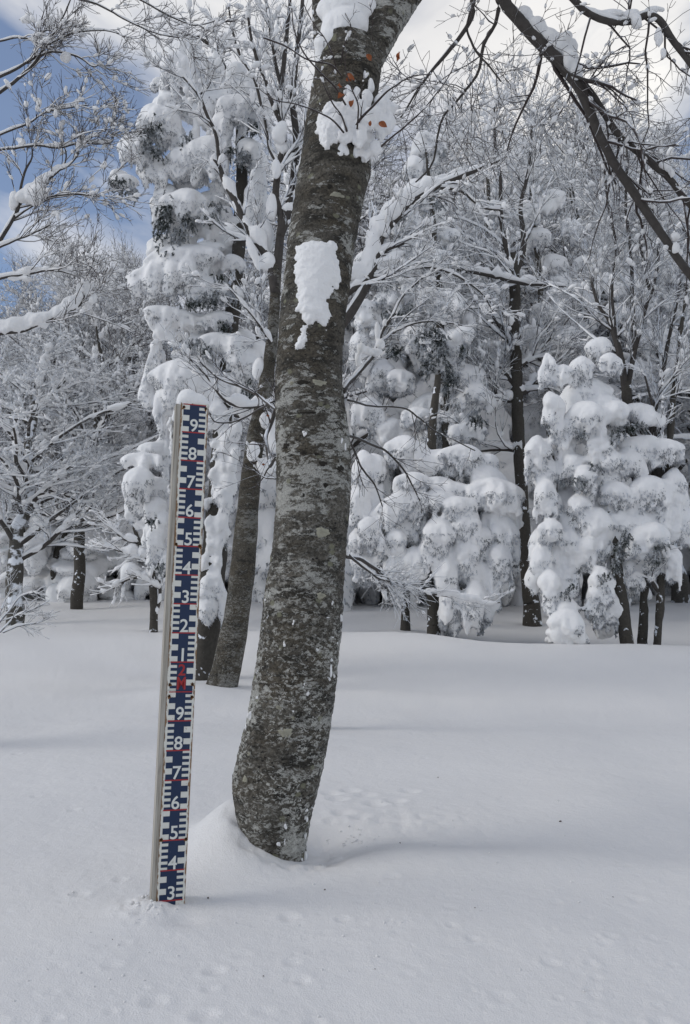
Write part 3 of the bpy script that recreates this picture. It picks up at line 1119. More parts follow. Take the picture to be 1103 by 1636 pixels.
# small flecks of snow stuck in the bark
fr = np.random.default_rng(11)
fl = []
for _ in range(34):
    py_ = fr.uniform(930, 1375)
    row = int(np.argmin(np.abs(np.array(TRY) - py_)))
    l_, r_ = np.interp(py_, [e[0] for e in EDGE][::-1], [e[1] for e in EDGE][::-1]), np.interp(py_, [e[0] for e in EDGE][::-1], [e[2] for e in EDGE][::-1])
    fl.append((fr.choice([l_ + 4 + abs(fr.normal()) * 12, r_ - 3 - abs(fr.normal()) * 16, fr.uniform(l_, r_)]), py_, fr.uniform(1.0, 3.2), fr.uniform(1.2, 5.0)))
fl += [(489, 1368, 3.5, 9), (491, 1300, 3, 6), (529, 1067, 2.5, 9), (545, 990, 4, 6), (405, 1140, 5, 7), (398, 1160, 4, 12), (419, 1108, 6, 4), (551, 720, 3, 7), (546, 716, 3, 5), (490, 706, 3, 4)]
a = Acc()
for (px_, py_, w_, h_) in fl:
    p, n = trunk_at(px_, py_)
    k = 3
    pp = p + fr.normal(size=(k, 3)) * np.array([w_, 0, h_]) * 0.4 * DT / F
    blobs(a, pp, np.abs(np.array([[w_, 2.6, h_]]) * fr.uniform(.4, .8, (k, 1))) * DT / F, sub=2, jit=.10, R=fr)
link('snow_flecks', a.mesh('snow_flecks'), M_CSNOW, tree, kind='stuff')


def snowmass(name, rows, parent, label=None, voxel=0.012, smooth=6, low=0.012, hi=0.006, ls=4, hs=40, mat_=None, depth=0.8, top=False, cat=None):
    """rows: (px, py, rx_px, ry_px, D[, tilt degrees])"""
    pos, scl, ax = [], [], []
    for r in rows:
        px_, py_, rx, ry, D = r[:5]
        k = PX(D)
        pos.append(P(px_, py_, D))
        scl.append([rx * k, min(rx, ry) * depth * k if ry < rx else rx * depth * k, ry * k])
        t_ = math.radians(r[5]) if len(r) > 5 else 0
        ax.append([math.cos(t_), 0, -math.sin(t_)])
    me, co, no = blob_mesh(name, pos, scl, np.array(ax), voxel, smooth, low, hi, ls, hs, 3)
    kw = {'label': label} if label else {}
    kw['kind'] = 'stuff'
    return link(name, me, mat_ or M_CSNOW, parent, **kw), co, no


d0 = DT
snowmass('snow_mass', [(r_[0], r_[1], r_[2] * 1.2, r_[3] * 1.2, *r_[4:]) for r_ in [(552, 50, 38, 34, d0 - .05, -25), (535, 90, 30, 36, d0 - .04, -30), (520, 130, 16, 28, d0 - .03), (506, 160, 9, 30, d0 - .02), (498, 185, 6, 22, d0 - .02), (556, 15, 46, 26, d0 - .05),
                       (570, -20, 50, 30, d0), (528, 70, 26, 20, d0 - .08)]], tree, 'smooth white snow filling the fork of the trunk', 0.010, 8, 0.008, 0.004)
snowmass('snow_mass', [(r_[0], r_[1], r_[2], r_[3], *r_[4:]) for r_ in [(537, 165, 9, 14, d0 - .14), (548, 178, 12, 14, d0 - .16), (560, 165, 10, 18, d0 - .15), (574, 172, 10, 16, d0 - .15), (586, 158, 8, 18, d0 - .14), (592, 135, 6, 14, d0 - .13), (556, 145, 7, 12, d0 - .14), (545, 150, 5, 12, d0 - .14), (583, 118, 5, 9, d0 - .13), (570, 150, 5, 14, d0 - .14), (528, 185, 9, 16, d0 - .14),
                       (530, 215, 22, 22, d0 - .14), (516, 225, 10, 14, d0 - .12), (553, 205, 15, 30, d0 - .17), (548, 240, 10, 14, d0 - .15), (575, 210, 14, 30, d0 - .17), (590, 192, 15, 24, d0 - .15), (604, 185, 14, 20, d0 - .13), (612, 170, 15, 26, d0 - .12), (620, 195, 12, 22, d0 - .12), (618, 150, 8, 16, d0 - .11), (628, 172, 10, 10, d0 - .11), (600, 238, 12, 18, d0 - .14), (586, 250, 11, 13, d0 - .13), (572, 240, 9, 14, d0 - .14), (523, 245, 9, 16, d0 - .12), (524, 262, 5, 9, d0 - .11), (608, 215, 10, 16, d0 - .12)]],
         tree, 'knobbly snow caught on the twigs below the fork', 0.0065, 2, 0.010, 0.008, 10, 46)

# twigs of the near beech


def branch_set(parent, traces, levels, mats, seed, r_min=0.0022, snow=0.0, sides=(8, 6, 4, 3, 3), blobs_n=0, blob_r=(0.006, 0.016), names=('branch', 'twigs'), m0=30, snow_mat_=None, wob=0.006, nm_snow='branch_snow', snow_sep=False, sf=1.0):
    """traces: list of rows; each becomes its own branch; levels: list of dict(k, L, ang, rr, up, wig...)"""
    R = np.random.default_rng(seed)
    allp = []
    P0, R0 = [], []
    for tr in traces:
        p, r = trace(tr, m0, wob)
        P0.append(p)
        R0.append(r)
        a = Acc()
        tubes(a, p, r, sides[0])
        link(names[0], a.mesh(names[0]), mats[0], parent)
    Pp, Rp = np.array(P0), np.array(R0)
    allp.append((Pp, Rp))
    ta = Acc()
    for li, lv in enumerate(levels):
        lv = dict(lv)
        k = lv.pop('k')
        Pp, Rp = kids(Pp, Rp, k, lv.pop('m', 6), lv.pop('L'), lv.pop('ang'), lv.pop('rr', .6), r_min, R=R, **lv)
        tubes(ta, Pp, Rp, sides[min(li + 1, 4)])
        allp.append((Pp, Rp))
    if ta.n:
        link(names[1], ta.mesh(names[1]), mats[1], parent, kind='stuff')
    if snow > 0:
        sa_ = Acc()
        for li, (pp, rr_) in enumerate(allp[:3]):
            n_ = pp.shape[1]
            wv = np.abs(np.stack([fbm(pp[:, j] + 3.7, 5.0 if li == 0 else 9.0, 2) for j in range(n_)], 1))
            th = snow * rr_ * (0.5 + 2.2 * wv)
            flatness = np.clip(1.15 - np.abs(norm(np.gradient(pp, axis=1))[..., 2]) ** 2, 0.12, 1)
            th = th * flatness
            off = np.zeros_like(pp)
            off[..., 2] = rr_ * 0.55 + th * 0.72
            tubes(sa_, pp + off, th + rr_ * 0.25, 8 if li == 0 else 5)
        link(nm_snow, sa_.mesh(nm_snow), snow_mat_ or M_TSNOW, parent, kind='stuff')
    if blobs_n:
        ba = Acc()
        lv = allp[-1] if len(allp) < 3 else allp[-2]
        for (pp, rr_), cnt in ((allp[min(1, len(allp) - 1)], blobs_n // 3), (lv, blobs_n)):
            p, t, r = along(pp, rr_, cnt, R)
            s = R.uniform(*blob_r, cnt) ** 1.0
            sc = np.stack([s * R.uniform(1.0, 2.6, cnt), s, s * R.uniform(.7, 1.1, cnt)], 1)
            p = p + np.array([0, 0, 1.0]) * (s * 0.6 + r)[:, None]
            blobs(ba, p, sc, t, sub=2 if blob_r[1] > 0.03 else 1, jit=0.10, R=R)
        link('snow_clumps', ba.mesh('snow_clumps'), snow_mat_ or M_TSNOW, parent, kind='stuff')
    return allp


TW = [dict(k=5, L=(.10, .30), ang=(25, 60), rr=.55, wig=.16, m=7), dict(k=4, L=(.05, .14), ang=(25, 60), rr=.6, wig=.18, m=5)]
q = d0 - .2
branch_set(tree, [
    [(564, 215, q + .06, 6), (574, 192, q, 5), (600, 165, q - .02, 4), (625, 140, q - .05, 3), (655, 122, q - .05, 2.4), (690, 118, q - .05, 1.6)],
    [(553, 210, q, 4), (545, 185, q, 3), (530, 165, q - .05, 2.6), (518, 140, q - .08, 2), (512, 118, q - .1, 1.4)],
    [(552, 168, q, 3.4), (535, 140, q - .05, 3.4), (510, 115, q - .1, 3), (485, 80, q - .15, 2.6), (470, 45, q - .2, 2.2), (466, 10, q - .2, 1.8)],
    [(548, 212, q, 3.6), (530, 192, q - .06, 3), (505, 178, q - .1, 2.6), (470, 165, q - .15, 2.2), (440, 158, q - .2, 1.8), (415, 140, q - .2, 1.3)],
    [(570, 206, q, 3.2), (572, 170, q - .05, 2.6), (560, 140, q - .1, 2), (552, 110, q - .1, 1.6), (555, 80, q - .1, 1.2)],
    [(536, 105, q, 3), (532, 85, q - .1, 2.4), (520, 60, q - .1, 2), (498, 30, q - .1, 1.8), (480, -5, q - .1, 1.4)],
    [(545, 100, q, 3), (552, 70, q - .1, 2.2), (562, 45, q - .1, 1.8), (552, 20, q - .1, 1.2)],
    [(598, 245, q + .05, 4), (620, 225, q + .04, 3.4), (655, 195, q, 3), (690, 160, q, 2.4), (718, 120, q, 2), (735, 70, q, 1.4)],
    [(420, 60, q - .1, 3.4), (455, 72, q - .1, 3.0), (495, 95, q - .12, 2.8), (530, 105, q - .1, 2.6), (545, 120, q - .05, 2.4)],
], [dict(k=4, L=(.05, .16), ang=(25, 60), rr=.55, wig=.16, m=7), dict(k=2, L=(.03, .07), ang=(25, 60), rr=.6, wig=.18, m=5)], (M_DTWIG, M_DTWIG), 21, 0.0011, blobs_n=40, blob_r=(.003, .008), snow_mat_=M_CSNOW, wob=.004, names=('twig', 'fine_twigs'))

# dead brown leaves held in the snow
M_LEAF = flat('dead_beech_leaf', (0.25, 0.075, 0.025), 0.6, 0.3, 0.45, 90)
lr = np.random.default_rng(8)
for (px_, py_, s_) in ((545, 153, 10), (542, 138, 9), (560, 125, 12), (558, 128, 8), (590, 92, 9), (562, 165, 9), (612, 200, 11), (638, 88, 8), (636, 95, 7), (592, 197, 6)):
    c0 = P(px_, py_, q - .055)
    L_ = s_ * PX(q) * 1.45
    V, Tq = [], []
    ax_ = norm(lr.normal(size=3) * np.array([1, .5, 1]))
    sd_ = norm(np.cross(ax_, [0.2, 1, 0.1]))
    nn = np.cross(ax_, sd_)
    for i in range(7):
        t_ = i / 6
        hw = 0.33 * math.sin(math.pi * min(1, t_ * .93 + .05)) ** .8
        for j in (-1, -.5, 0, .5, 1):
            V.append(c0 + L_ * (ax_ * (t_ - .5) + sd_ * hw * j + nn * (0.45 * abs(j) * hw + 0.22 * math.sin(3 * t_ + j))))
    Tq = [[i * 5 + j, i * 5 + j + 1, i * 5 + j + 6, i * 5 + j + 5] for i in range(6) for j in range(4)]
    link('dead_leaf', mesh_np('dead_leaf', np.array(V), Tq), M_LEAF, tree)

# upper right: long drooping boughs of the same beech
U = 3.9
hang = branch_set(tree, [
    [(760, -190, DT + .1, 29.2), (780, -90, U, 25.8), (800, -10, U, 21.5), (830, 35, U, 20.6), (870, 75, U, 21.5), (905, 110, U, 22.4), (925, 140, U, 18.9), (940, 170, U, 17.2), (955, 205, U, 14.6), (972, 245, U, 14.6), (1000, 290, U, 14.6), (1030, 335, U, 14.6), (1065, 385, U, 12.9), (1095, 430, U, 12.9), (1150, 500, U, 10.3)],
    [(925, 130, U, 13.8), (945, 150, U, 12.9), (965, 178, U, 12), (985, 208, U, 11.2), (1010, 235, U, 11.2), (1040, 260, U, 12), (1070, 285, U, 11.2), (1100, 325, U, 10.3), (1150, 380, U, 8.6)],
    [(700, -120, DT + .1, 17.2), (745, -30, U, 12.9), (755, 20, U, 8.6), (735, 60, U, 7.74), (710, 90, U, 6.88), (685, 120, U, 5.16), (655, 165, U, 3.44), (640, 190, U, 2.58)],
    [(735, -130, DT + .1, 17.2), (790, -20, U + .1, 10.3), (795, 30, U + .1, 6.88), (775, 70, U + .1, 6.45), (765, 115, U + .1, 5.16), (735, 155, U + .1, 4.3), (705, 195, U + .1, 3.87), (690, 260, U + .1, 3.44), (665, 290, U + .1, 2.58)],
    [(830, -200, DT + .1, 20.6), (880, -60, U - .2, 17.2), (925, 10, U - .2, 12), (965, 32, U - .2, 12), (1005, 34, U - .2, 11.2), (1035, 24, U - .2, 12), (1055, 35, U - .2, 12), (1075, 65, U - .2, 11.2), (1100, 100, U - .2, 10.3), (1150, 160, U - .2, 7.74)],
    [(790, -80, U, 7.74), (748, 30, U, 4.3), (755, 70, U, 4.3), (778, 100, U, 3.44), (800, 130, U, 2.58)],
    [(860, 70, U, 5.16), (880, 85, U, 4.3), (905, 115, U - .05, 5), (935, 127, U - .1, 4.3), (965, 135, U - .1, 3.1), (1000, 165, U - .1, 2.24)],
], [dict(k=11, L=(.35, 1.0), ang=(30, 75), rr=.35, wig=.17, m=9, droop=.01, t0=.25, shrink=.35), dict(k=5, L=(.12, .38), ang=(25, 65), rr=.55, wig=.18, m=6, shrink=.3), dict(k=3, L=(.05, .14), ang=(25, 60), rr=.6, wig=.18, m=4)],
    (M_BRANCH, M_DTWIG), 31, 0.0017, snow=.35, blobs_n=380, blob_r=(.004, .014), snow_mat_=M_CSNOW)
snowmass('bough_snow', [(810, 10, 12, 12, U - .0), (838, 22, 16, 14, U, 40), (858, 42, 18, 15, U, 40), (880, 62, 20, 17, U, 42), (898, 75, 20, 18, U, 50), (912, 98, 14, 22, U - .02), (922, 118, 9, 14, U - .03), (905, 60, 10, 12, U - .03), (916, 75, 9, 18, U)], tree, 'thick snow lying along the upper right bough', 0.010, 5, .012, .006, 6, 40)
snowmass('bough_snow', [(1010, 222, 8, 5, U - .02, 45), (1000, 215, 6, 4, U - .02, 45), (1063, 266, 13, 9, U - .02, 30), (1073, 276, 6, 9, U - .03), (1078, 378, 8, 8, U - .02, 45), (1080, 395, 5, 10, U - .03, 0), (1055, 355, 5, 3, U, 45)], tree, None, 0.006, 3, .006, .004, 9, 60)
snowmass('bough_snow', [(975, 22, 26, 8, U - .2), (1010, 24, 16, 10, U - .2), (1018, 34, 9, 14, U - .22), (1045, 16, 18, 7, U - .2), (945, 18, 16, 6, U - .2), (1052, 60, 6, 22, U - .22), (1060, 85, 5, 12, U - .22)], tree, None, 0.007, 3, .008, .005, 9, 50)

# branches leaving the near trunk at its right and left
branch_set(tree, [
    [(548, 625, DT + .05, 9), (562, 608, DT + .2, 9), (580, 588, DT + .3, 8), (600, 560, DT + .4, 8), (612, 530, DT + .5, 6), (628, 505, DT + .5, 5), (645, 470, DT + .6, 4), (680, 440, DT + .7, 3)],
    [(605, 550, DT + .45, 5), (640, 525, DT + .5, 4), (680, 515, DT + .6, 3), (740, 520, DT + .7, 2)],
], [dict(k=8, L=(.15, .5), ang=(25, 60), rr=.45, wig=.12, m=8, t0=.2), dict(k=6, L=(.08, .25), ang=(25, 55), rr=.6, wig=.14, m=5), dict(k=3, L=(.04, .1), ang=(25, 55), rr=.6, wig=.14, m=4)], (M_BRANCH, M_TWIG), 41, .0013, snow=.6, blobs_n=90, blob_r=(.004, .011), snow_mat_=M_CSNOW)
snowmass('bough_snow', [(603, 530, 6, 20, DT + .42), (608, 550, 8, 10, DT + .4), (598, 563, 16, 9, DT + .36), (578, 556, 9, 10, DT + .3), (573, 575, 6, 14, DT + .3), (585, 560, 12, 9, DT + .34), (616, 515, 4, 8, DT + .5)], tree, 'white lumps on the small right-hand branch', .007, 5, .007, .003, 8, 50)
branch_set(tree, [
    [(552, 888, DT + .05, 7), (575, 893, DT + .3, 6), (600, 908, DT + .5, 5.5), (630, 930, DT + .7, 5), (665, 942, DT + .9, 4), (700, 950, DT + 1.1, 3.5), (750, 960, DT + 1.2, 3), (800, 963, DT + 1.3, 2)],
    [(600, 908, DT + .5, 4), (618, 935, DT + .6, 3), (640, 950, DT + .7, 2)],
    [(553, 880, DT + .05, 5), (580, 905, DT + .3, 4), (610, 925, DT + .5, 3), (650, 935, DT + .7, 2), (690, 930, DT + .7, 1.4)],
], [dict(k=14, L=(.12, .42), ang=(20, 50), rr=.5, wig=.1, m=7, t0=.3), dict(k=6, L=(.08, .2), ang=(25, 50), rr=.7, wig=.12, m=5)], (M_BRANCH, M_TWIG), 43, .0013, snow=.6, blobs_n=120, blob_r=(.005, .012), snow_mat_=M_CSNOW)
snowmass('bough_snow', [(715, 948, 22, 6, DT + 1.1), (745, 955, 26, 6, DT + 1.15, 6), (775, 962, 22, 4, DT + 1.2, 4), (655, 937, 10, 7, DT + .85), (640, 930, 12, 4, DT + .8, 15), (690, 943, 14, 5, DT + 1.0, 6)], tree, 'flat snow slab on the low twig', .008, 4, .01, .006, 10, 50)
branch_set(tree, [
    [(441, 655, DT + .03, 5), (425, 640, DT + .2, 5), (405, 628, DT + .3, 4.5), (380, 615, DT + .4, 4), (350, 605, DT + .5, 3), (320, 580, DT + .5, 2)],
    [(440, 765, DT + .05, 3), (420, 762, DT + .3, 2.6), (404, 752, DT + .35, 2)],
    [(440, 730, DT + .1, 5), (432, 745, DT + .4, 6), (425, 700, DT + .6, 7), (437, 670, DT + .7, 7), (445, 640, DT + .7, 7)],
    [(438, 640, DT + .1, 3), (415, 655, DT + .3, 3), (380, 672, DT + .4, 3), (345, 675, DT + .4, 2.4), (335, 660, DT + .4, 1.6)],
    [(556, 695, DT + .05, 5), (585, 705, DT + .3, 4.4), (620, 725, DT + .5, 3.6), (650, 760, DT + .6, 3), (672, 800, DT + .6, 2)],
    [(556, 700, DT + .05, 4), (575, 740, DT + .3, 3.4), (600, 775, DT + .4, 2.6), (612, 810, DT + .4, 2)],
    [(556, 640, DT + .05, 4), (600, 650, DT + .4, 3.4), (650, 655, DT + .6, 3), (700, 690, DT + .8, 2.4), (760, 720, DT + 1, 2)],
], [dict(k=8, L=(.14, .42), ang=(25, 60), rr=.5, wig=.12, m=7, t0=.2), dict(k=5, L=(.06, .18), ang=(25, 55), rr=.6, wig=.14, m=5)], (M_BRANCH, M_DTWIG), 47, .0013, blobs_n=60, blob_r=(.004, .009), snow_mat_=M_CSNOW)
for (px_, py_, s_) in ((428, 664, 9), (421, 742, 9)):
    c0 = P(px_, py_, DT + .25)
    V = [c0 + L_ * .8 * np.array([x, .3 * abs(x), z]) for x, z in ((-.5, 0), (0, .35), (.5, .05), (.1, -.35))]
    link('dead_leaf', mesh_np('dead_leaf', np.array(V), [[0, 1, 2, 3]]), M_LEAF, tree)
#PART3
# ---------------------------------------------------------------- forest helpers
def fringe(name, co, no, count, D, parent, seed, mat_, ln=(3, 9), thr=0.05, rad=1.1, out=0.45):
    R = np.random.default_rng(seed)
    cand = np.where(no[:, 2] < thr)[0]
    pick = cand[(fbm(co[cand], 2.6, 2) > -0.25)]
    if len(pick) == 0:
        pick = cand
    pick = R.choice(pick, count)
    k = PX(D)
    p = co[pick] - no[pick] * 1.2 * k
    d = no[pick] * out + np.array([0, 0, -0.75]) + R.normal(size=(count, 3)) * 0.38
    a = Acc()
    spikes(a, p, d, R.uniform(*ln, count) * k, R.uniform(.6, 1.3, count) * rad * k)
    return link(name, a.mesh(name, False), mat_, parent, kind='stuff')


def sprays(name, rows, D, parent, seed, mat_, n=26, k2=34):
    """hanging needle sprays: each a drooping twig set with needles. rows (px, py, rx, ry)"""
    R = np.random.default_rng(seed)
    a = Acc()
    for (px_, py_, rx, ry, *dd) in rows:
        D_ = D + (dd[0] if dd else 0)
        k = PX(D_)
        c0 = P(px_, py_, D_)
        m = max(6, int(n * rx * ry / 160))
        off = R.normal(size=(m, 3)) * np.array([rx * .45, rx * .35, ry * .45]) * k
        b0 = c0 + off
        L = R.uniform(6, 16, m) * k
        d0_ = norm(np.stack([R.normal(size=m) * .45, R.normal(size=m) * .45, -R.uniform(.5, 1.2, m)], 1))
        t = R.uniform(0, 1, (m, k2))
        p = b0[:, None] + d0_[:, None] * (t * L[:, None])[..., None]
        dr = norm(d0_[:, None] * 0.7 + R.normal(size=(m, k2, 3)) * .6)
        ln = R.uniform(2.0, 4.6, (m, k2)) * k
        spikes(a, p.reshape(-1, 3), dr.reshape(-1, 3), ln.ravel(), np.full(m * k2, .75 * k))
    return link(name, a.mesh(name, False), mat_, parent, kind='stuff')


def standing(px_, D):
    """base point on the snow under pixel column px_ at distance D"""
    x = (px_ - CX) / F * D
    return np.array([x, D, float(gz([x], [D], False)[0])])


def trunk_trace(rows, parent, m_, name='trunk', m=70, sides=18, seed=0, rough=0.012, flare=1.35):
    p, r = trace(rows, m)
    base = standing((P(rows[0][0], rows[0][1], rows[0][2])[0]) / rows[0][2] * F + CX, rows[0][2])
    p = np.concatenate([[np.array([p[0, 0], p[0, 1], min(p[0, 2], base[2]) - .35])], p])
    r = np.concatenate([[r[0] * flare], r])
    r = r * (1 + 0.10 * fbm(p + seed, 2.3, 2))
    cs = np.concatenate([p, r[:, None]], 1)
    cs = catmull(cs, m * 2)
    th = np.linspace(0, 2 * np.pi, sides, endpoint=False)
    t = norm(np.gradient(cs[:, :3], axis=0))
    a_ = norm(np.cross(t, np.array([0, 1.0, 0.01])))
    b_ = np.cross(t, a_)
    d = a_[:, None] * np.cos(th)[:, None] + b_[:, None] * np.sin(th)[:, None]
    V = cs[:, None, :3] + d * cs[:, 3][:, None, None]
    dis = rough * fbm(V.reshape(-1, 3) * np.array([1, 1, .6]), 9, 2).reshape(V.shape[:2])
    V = V + d * dis[..., None]
    n = len(cs)
    idx = np.arange(n * sides).reshape(n, sides)
    Qd = np.stack([idx[:-1], np.roll(idx[:-1], -1, 1), np.roll(idx[1:], -1, 1), idx[1:]], -1).reshape(-1, 4)
    return link(name, mesh_np(name, V, Qd), m_, parent)


def jit_rows(rows, D, seed, spread=.3, grow=1.20, back=.45):
    """depth for every pillow; each becomes a smooth bonnet that drapes into long uneven lobes, with a rougher mass behind some"""
    R = np.random.default_rng(seed)
    out = []
    for r in rows:
        px_, py_, rx, ry = r[:4]
        tl = r[4] if len(r) > 4 else 0
        d = D + R.uniform(-spread, spread)
        mpx = D / F
        s_ = math.sin(math.radians(tl))
        out.append((px_, py_ - .05 * ry, rx * .88 * grow, ry * .85 * grow, d, tl))
        out.append((px_ + rx * R.uniform(-.2, .2), py_ - .20 * ry * grow, rx * 1.0 * grow, ry * .58 * grow, d - .12 * rx * mpx, tl))
        nl = 2 if rx < 14 else (3 if rx < 26 else 4)
        for u in np.linspace(-.66, .66, nl) + R.normal(size=nl) * .12:
            hl = max(ry, .6 * rx) * R.uniform(.65, 1.15) * (1 - .2 * abs(u))
            w_ = rx * grow * R.uniform(.85, 1.3) / (nl + .3)
            yy = py_ + ry * R.uniform(.2, .5) + s_ * u * rx
            dd = d + R.uniform(-.35, .25) * rx * mpx
            out.append((px_ + u * rx * grow, yy, w_, hl, dd, -u * R.uniform(4, 14)))
            out.append((px_ + u * rx * grow + R.normal() * w_ * .3, yy + hl * R.uniform(.5, .8), w_ * R.uniform(.35, .6), hl * R.uniform(.4, .7), dd, 0))
        if back and R.random() < .5:
            out.append((px_ + R.normal() * rx * .3, py_ + ry * R.uniform(.3, .9), rx * R.uniform(.7, 1.0), ry * R.uniform(.7, 1.0), d + back, tl))
    return out


# ---------------------------------------------------------------- tall snow-laden conifer behind the stake, left
DA = 9.2
b0 = standing(318, DA)
con = thing('conifer_tree', b0, 'tall conifer bowed under big snow pillows, behind the stake and left of the near trunk', 'tree')
trunk_trace([(325, 1104, DA, 46), (333, 1000, DA, 42), (342, 900, DA, 38), (349, 800, DA, 34), (355, 700, DA, 30), (366, 560, DA, 27), (378, 440, DA, 24), (385, 330, DA, 22), (386, 250, DA, 20), (378, 160, DA, 12), (350, 90, DA, 8), (320, 60, DA, 4)], con, M_TRUNK2)
rA = [(292, 82, 26, 34), (280, 110, 24, 30), (248, 92, 13, 11, -40), (252, 133, 10, 11), (287, 135, 29, 26), (320, 110, 20, 20), (341, 125, 20, 38), (377, 128, 17, 34), (360, 165, 26, 28), (410, 165, 20, 40), (305, 160, 22, 26), (340, 170, 30, 24),
      (262, 200, 34, 27, 35), (222, 240, 26, 24, 20), (214, 228, 18, 16), (240, 260, 14, 18), (188, 280, 14, 10), (202, 290, 16, 9), (252, 276, 15, 20), (292, 262, 32, 28), (294, 296, 11, 28), (318, 270, 18, 22), (330, 187, 13, 22), (356, 214, 14, 44), (349, 170, 22, 18), (311, 215, 7, 14),
      (386, 207, 9, 20), (400, 240, 20, 22), (268, 318, 16, 22), (288, 345, 11, 28), (262, 345, 14, 20), (338, 318, 34, 13, -8), (355, 300, 18, 14), (320, 360, 32, 16, -25), (345, 345, 24, 14, -20), (355, 398, 28, 20), (330, 400, 24, 16), (368, 358, 14, 10, -20), (372, 420, 16, 14),
      (285, 420, 56, 30, -4), (250, 440, 40, 22, -12), (320, 430, 36, 26), (302, 455, 44, 14), (357, 450, 20, 13), (335, 460, 30, 12), (411, 305, 13, 56), (405, 250, 14, 30), (415, 340, 9, 40),
      (275, 505, 36, 14, 8), (305, 515, 30, 16), (350, 508, 26, 11, -10), (290, 528, 20, 20), (325, 530, 16, 22), (355, 548, 40, 18), (320, 552, 26, 18), (385, 545, 20, 18), (262, 525, 12, 22),
      (300, 572, 22, 20), (305, 612, 50, 42), (285, 640, 34, 30), (335, 640, 30, 34), (345, 665, 20, 26), (392, 590, 18, 34), (378, 572, 20, 20), (415, 575, 15, 30), (365, 620, 18, 24), (250, 563, 13, 24), (240, 590, 10, 16), (237, 620, 9, 32), (265, 690, 11, 46), (258, 650, 12, 26),
      (225, 735, 30, 14), (245, 720, 22, 14), (232, 790, 30, 34), (222, 770, 20, 22), (250, 815, 16, 18), (250, 868, 15, 34), (262, 840, 12, 26), (240, 845, 10, 24), (405, 650, 18, 18), (385, 640, 20, 16),
      (365, 730, 22, 40), (350, 700, 22, 20), (372, 760, 14, 20), (345, 790, 20, 14), (340, 835, 14, 12), (342, 880, 16, 30), (352, 905, 10, 26), (335, 925, 14, 18), (333, 950, 15, 14), (358, 960, 8, 36), (366, 915, 7, 26), (331, 985, 6, 16), (345, 770, 10, 60)]
rows = jit_rows(rA + [(300, 110, 30, 26), (330, 145, 34, 26), (375, 175, 30, 26), (270, 170, 22, 22), (330, 250, 36, 30), (300, 330, 34, 26), (270, 395, 40, 22), (345, 370, 30, 20), (240, 260, 18, 22), (395, 150, 20, 34)], DA, 1, .2, 1.22, .5)
rows = [r for r in rows if not (r[0] > 325 and r[1] > 690)]
_q = np.random.default_rng(44)
for y_ in range(690, 975, 7):          # crust plastered down the trunk, broken by bare bark
    for _ in range(2):
        x_ = 362 - (y_ - 690) * .085 + _q.normal() * 9
        if vnoise(np.array([[x_ * .04, y_ * .03, 5.0]]))[0] > -.75:
            rows.append((x_, y_ + _q.normal() * 4, _q.uniform(5, 13), _q.uniform(8, 20), DA - .15 + _q.uniform(-.04, .04), _q.uniform(-20, 20)))
for (x_, y_, a_, b2_) in ((357, 965, 7, 40), (352, 935, 9, 26), (333, 950, 14, 12), (331, 985, 5, 14), (338, 930, 14, 16), (372, 900, 6, 34), (362, 1000, 4, 20)):
    rows.append((x_, y_, a_, b2_, DA - .17, 0))
o, co, no = snowmass('snow_load', rows, con, None, .020, 8, .045, .016, 3.2, 16, M_TSNOW, .9)
o['kind'] = 'stuff'
fringe('rimed_needles', co, no, 26000, DA, con, 5, M_NEEDLE, ln=(2.5, 7), thr=-.05)
sprays('needle_sprays', [(188, 290, 16, 10), (205, 302, 16, 14), (214, 310, 8, 12), (245, 205, 18, 14), (238, 230, 12, 20), (255, 240, 12, 16), (228, 205, 10, 6), (265, 345, 14, 34), (255, 365, 10, 26), (285, 375, 18, 16), (300, 350, 12, 18), (335, 345, 18, 8), (345, 475, 34, 9), (310, 482, 26, 8), (375, 468, 16, 10),
                         (360, 520, 14, 6), (310, 548, 18, 8), (330, 560, 14, 8), (398, 625, 12, 18), (405, 200, 14, 14), (390, 250, 12, 18), (372, 240, 10, 10), (258, 905, 10, 8), (240, 830, 12, 6), (300, 220, 10, 14), (350, 330, 14, 6), (395, 470, 10, 16), (270, 400, 22, 6), (350, 440, 16, 6)], DA - .25, con, 6, M_NEEDLE_D)

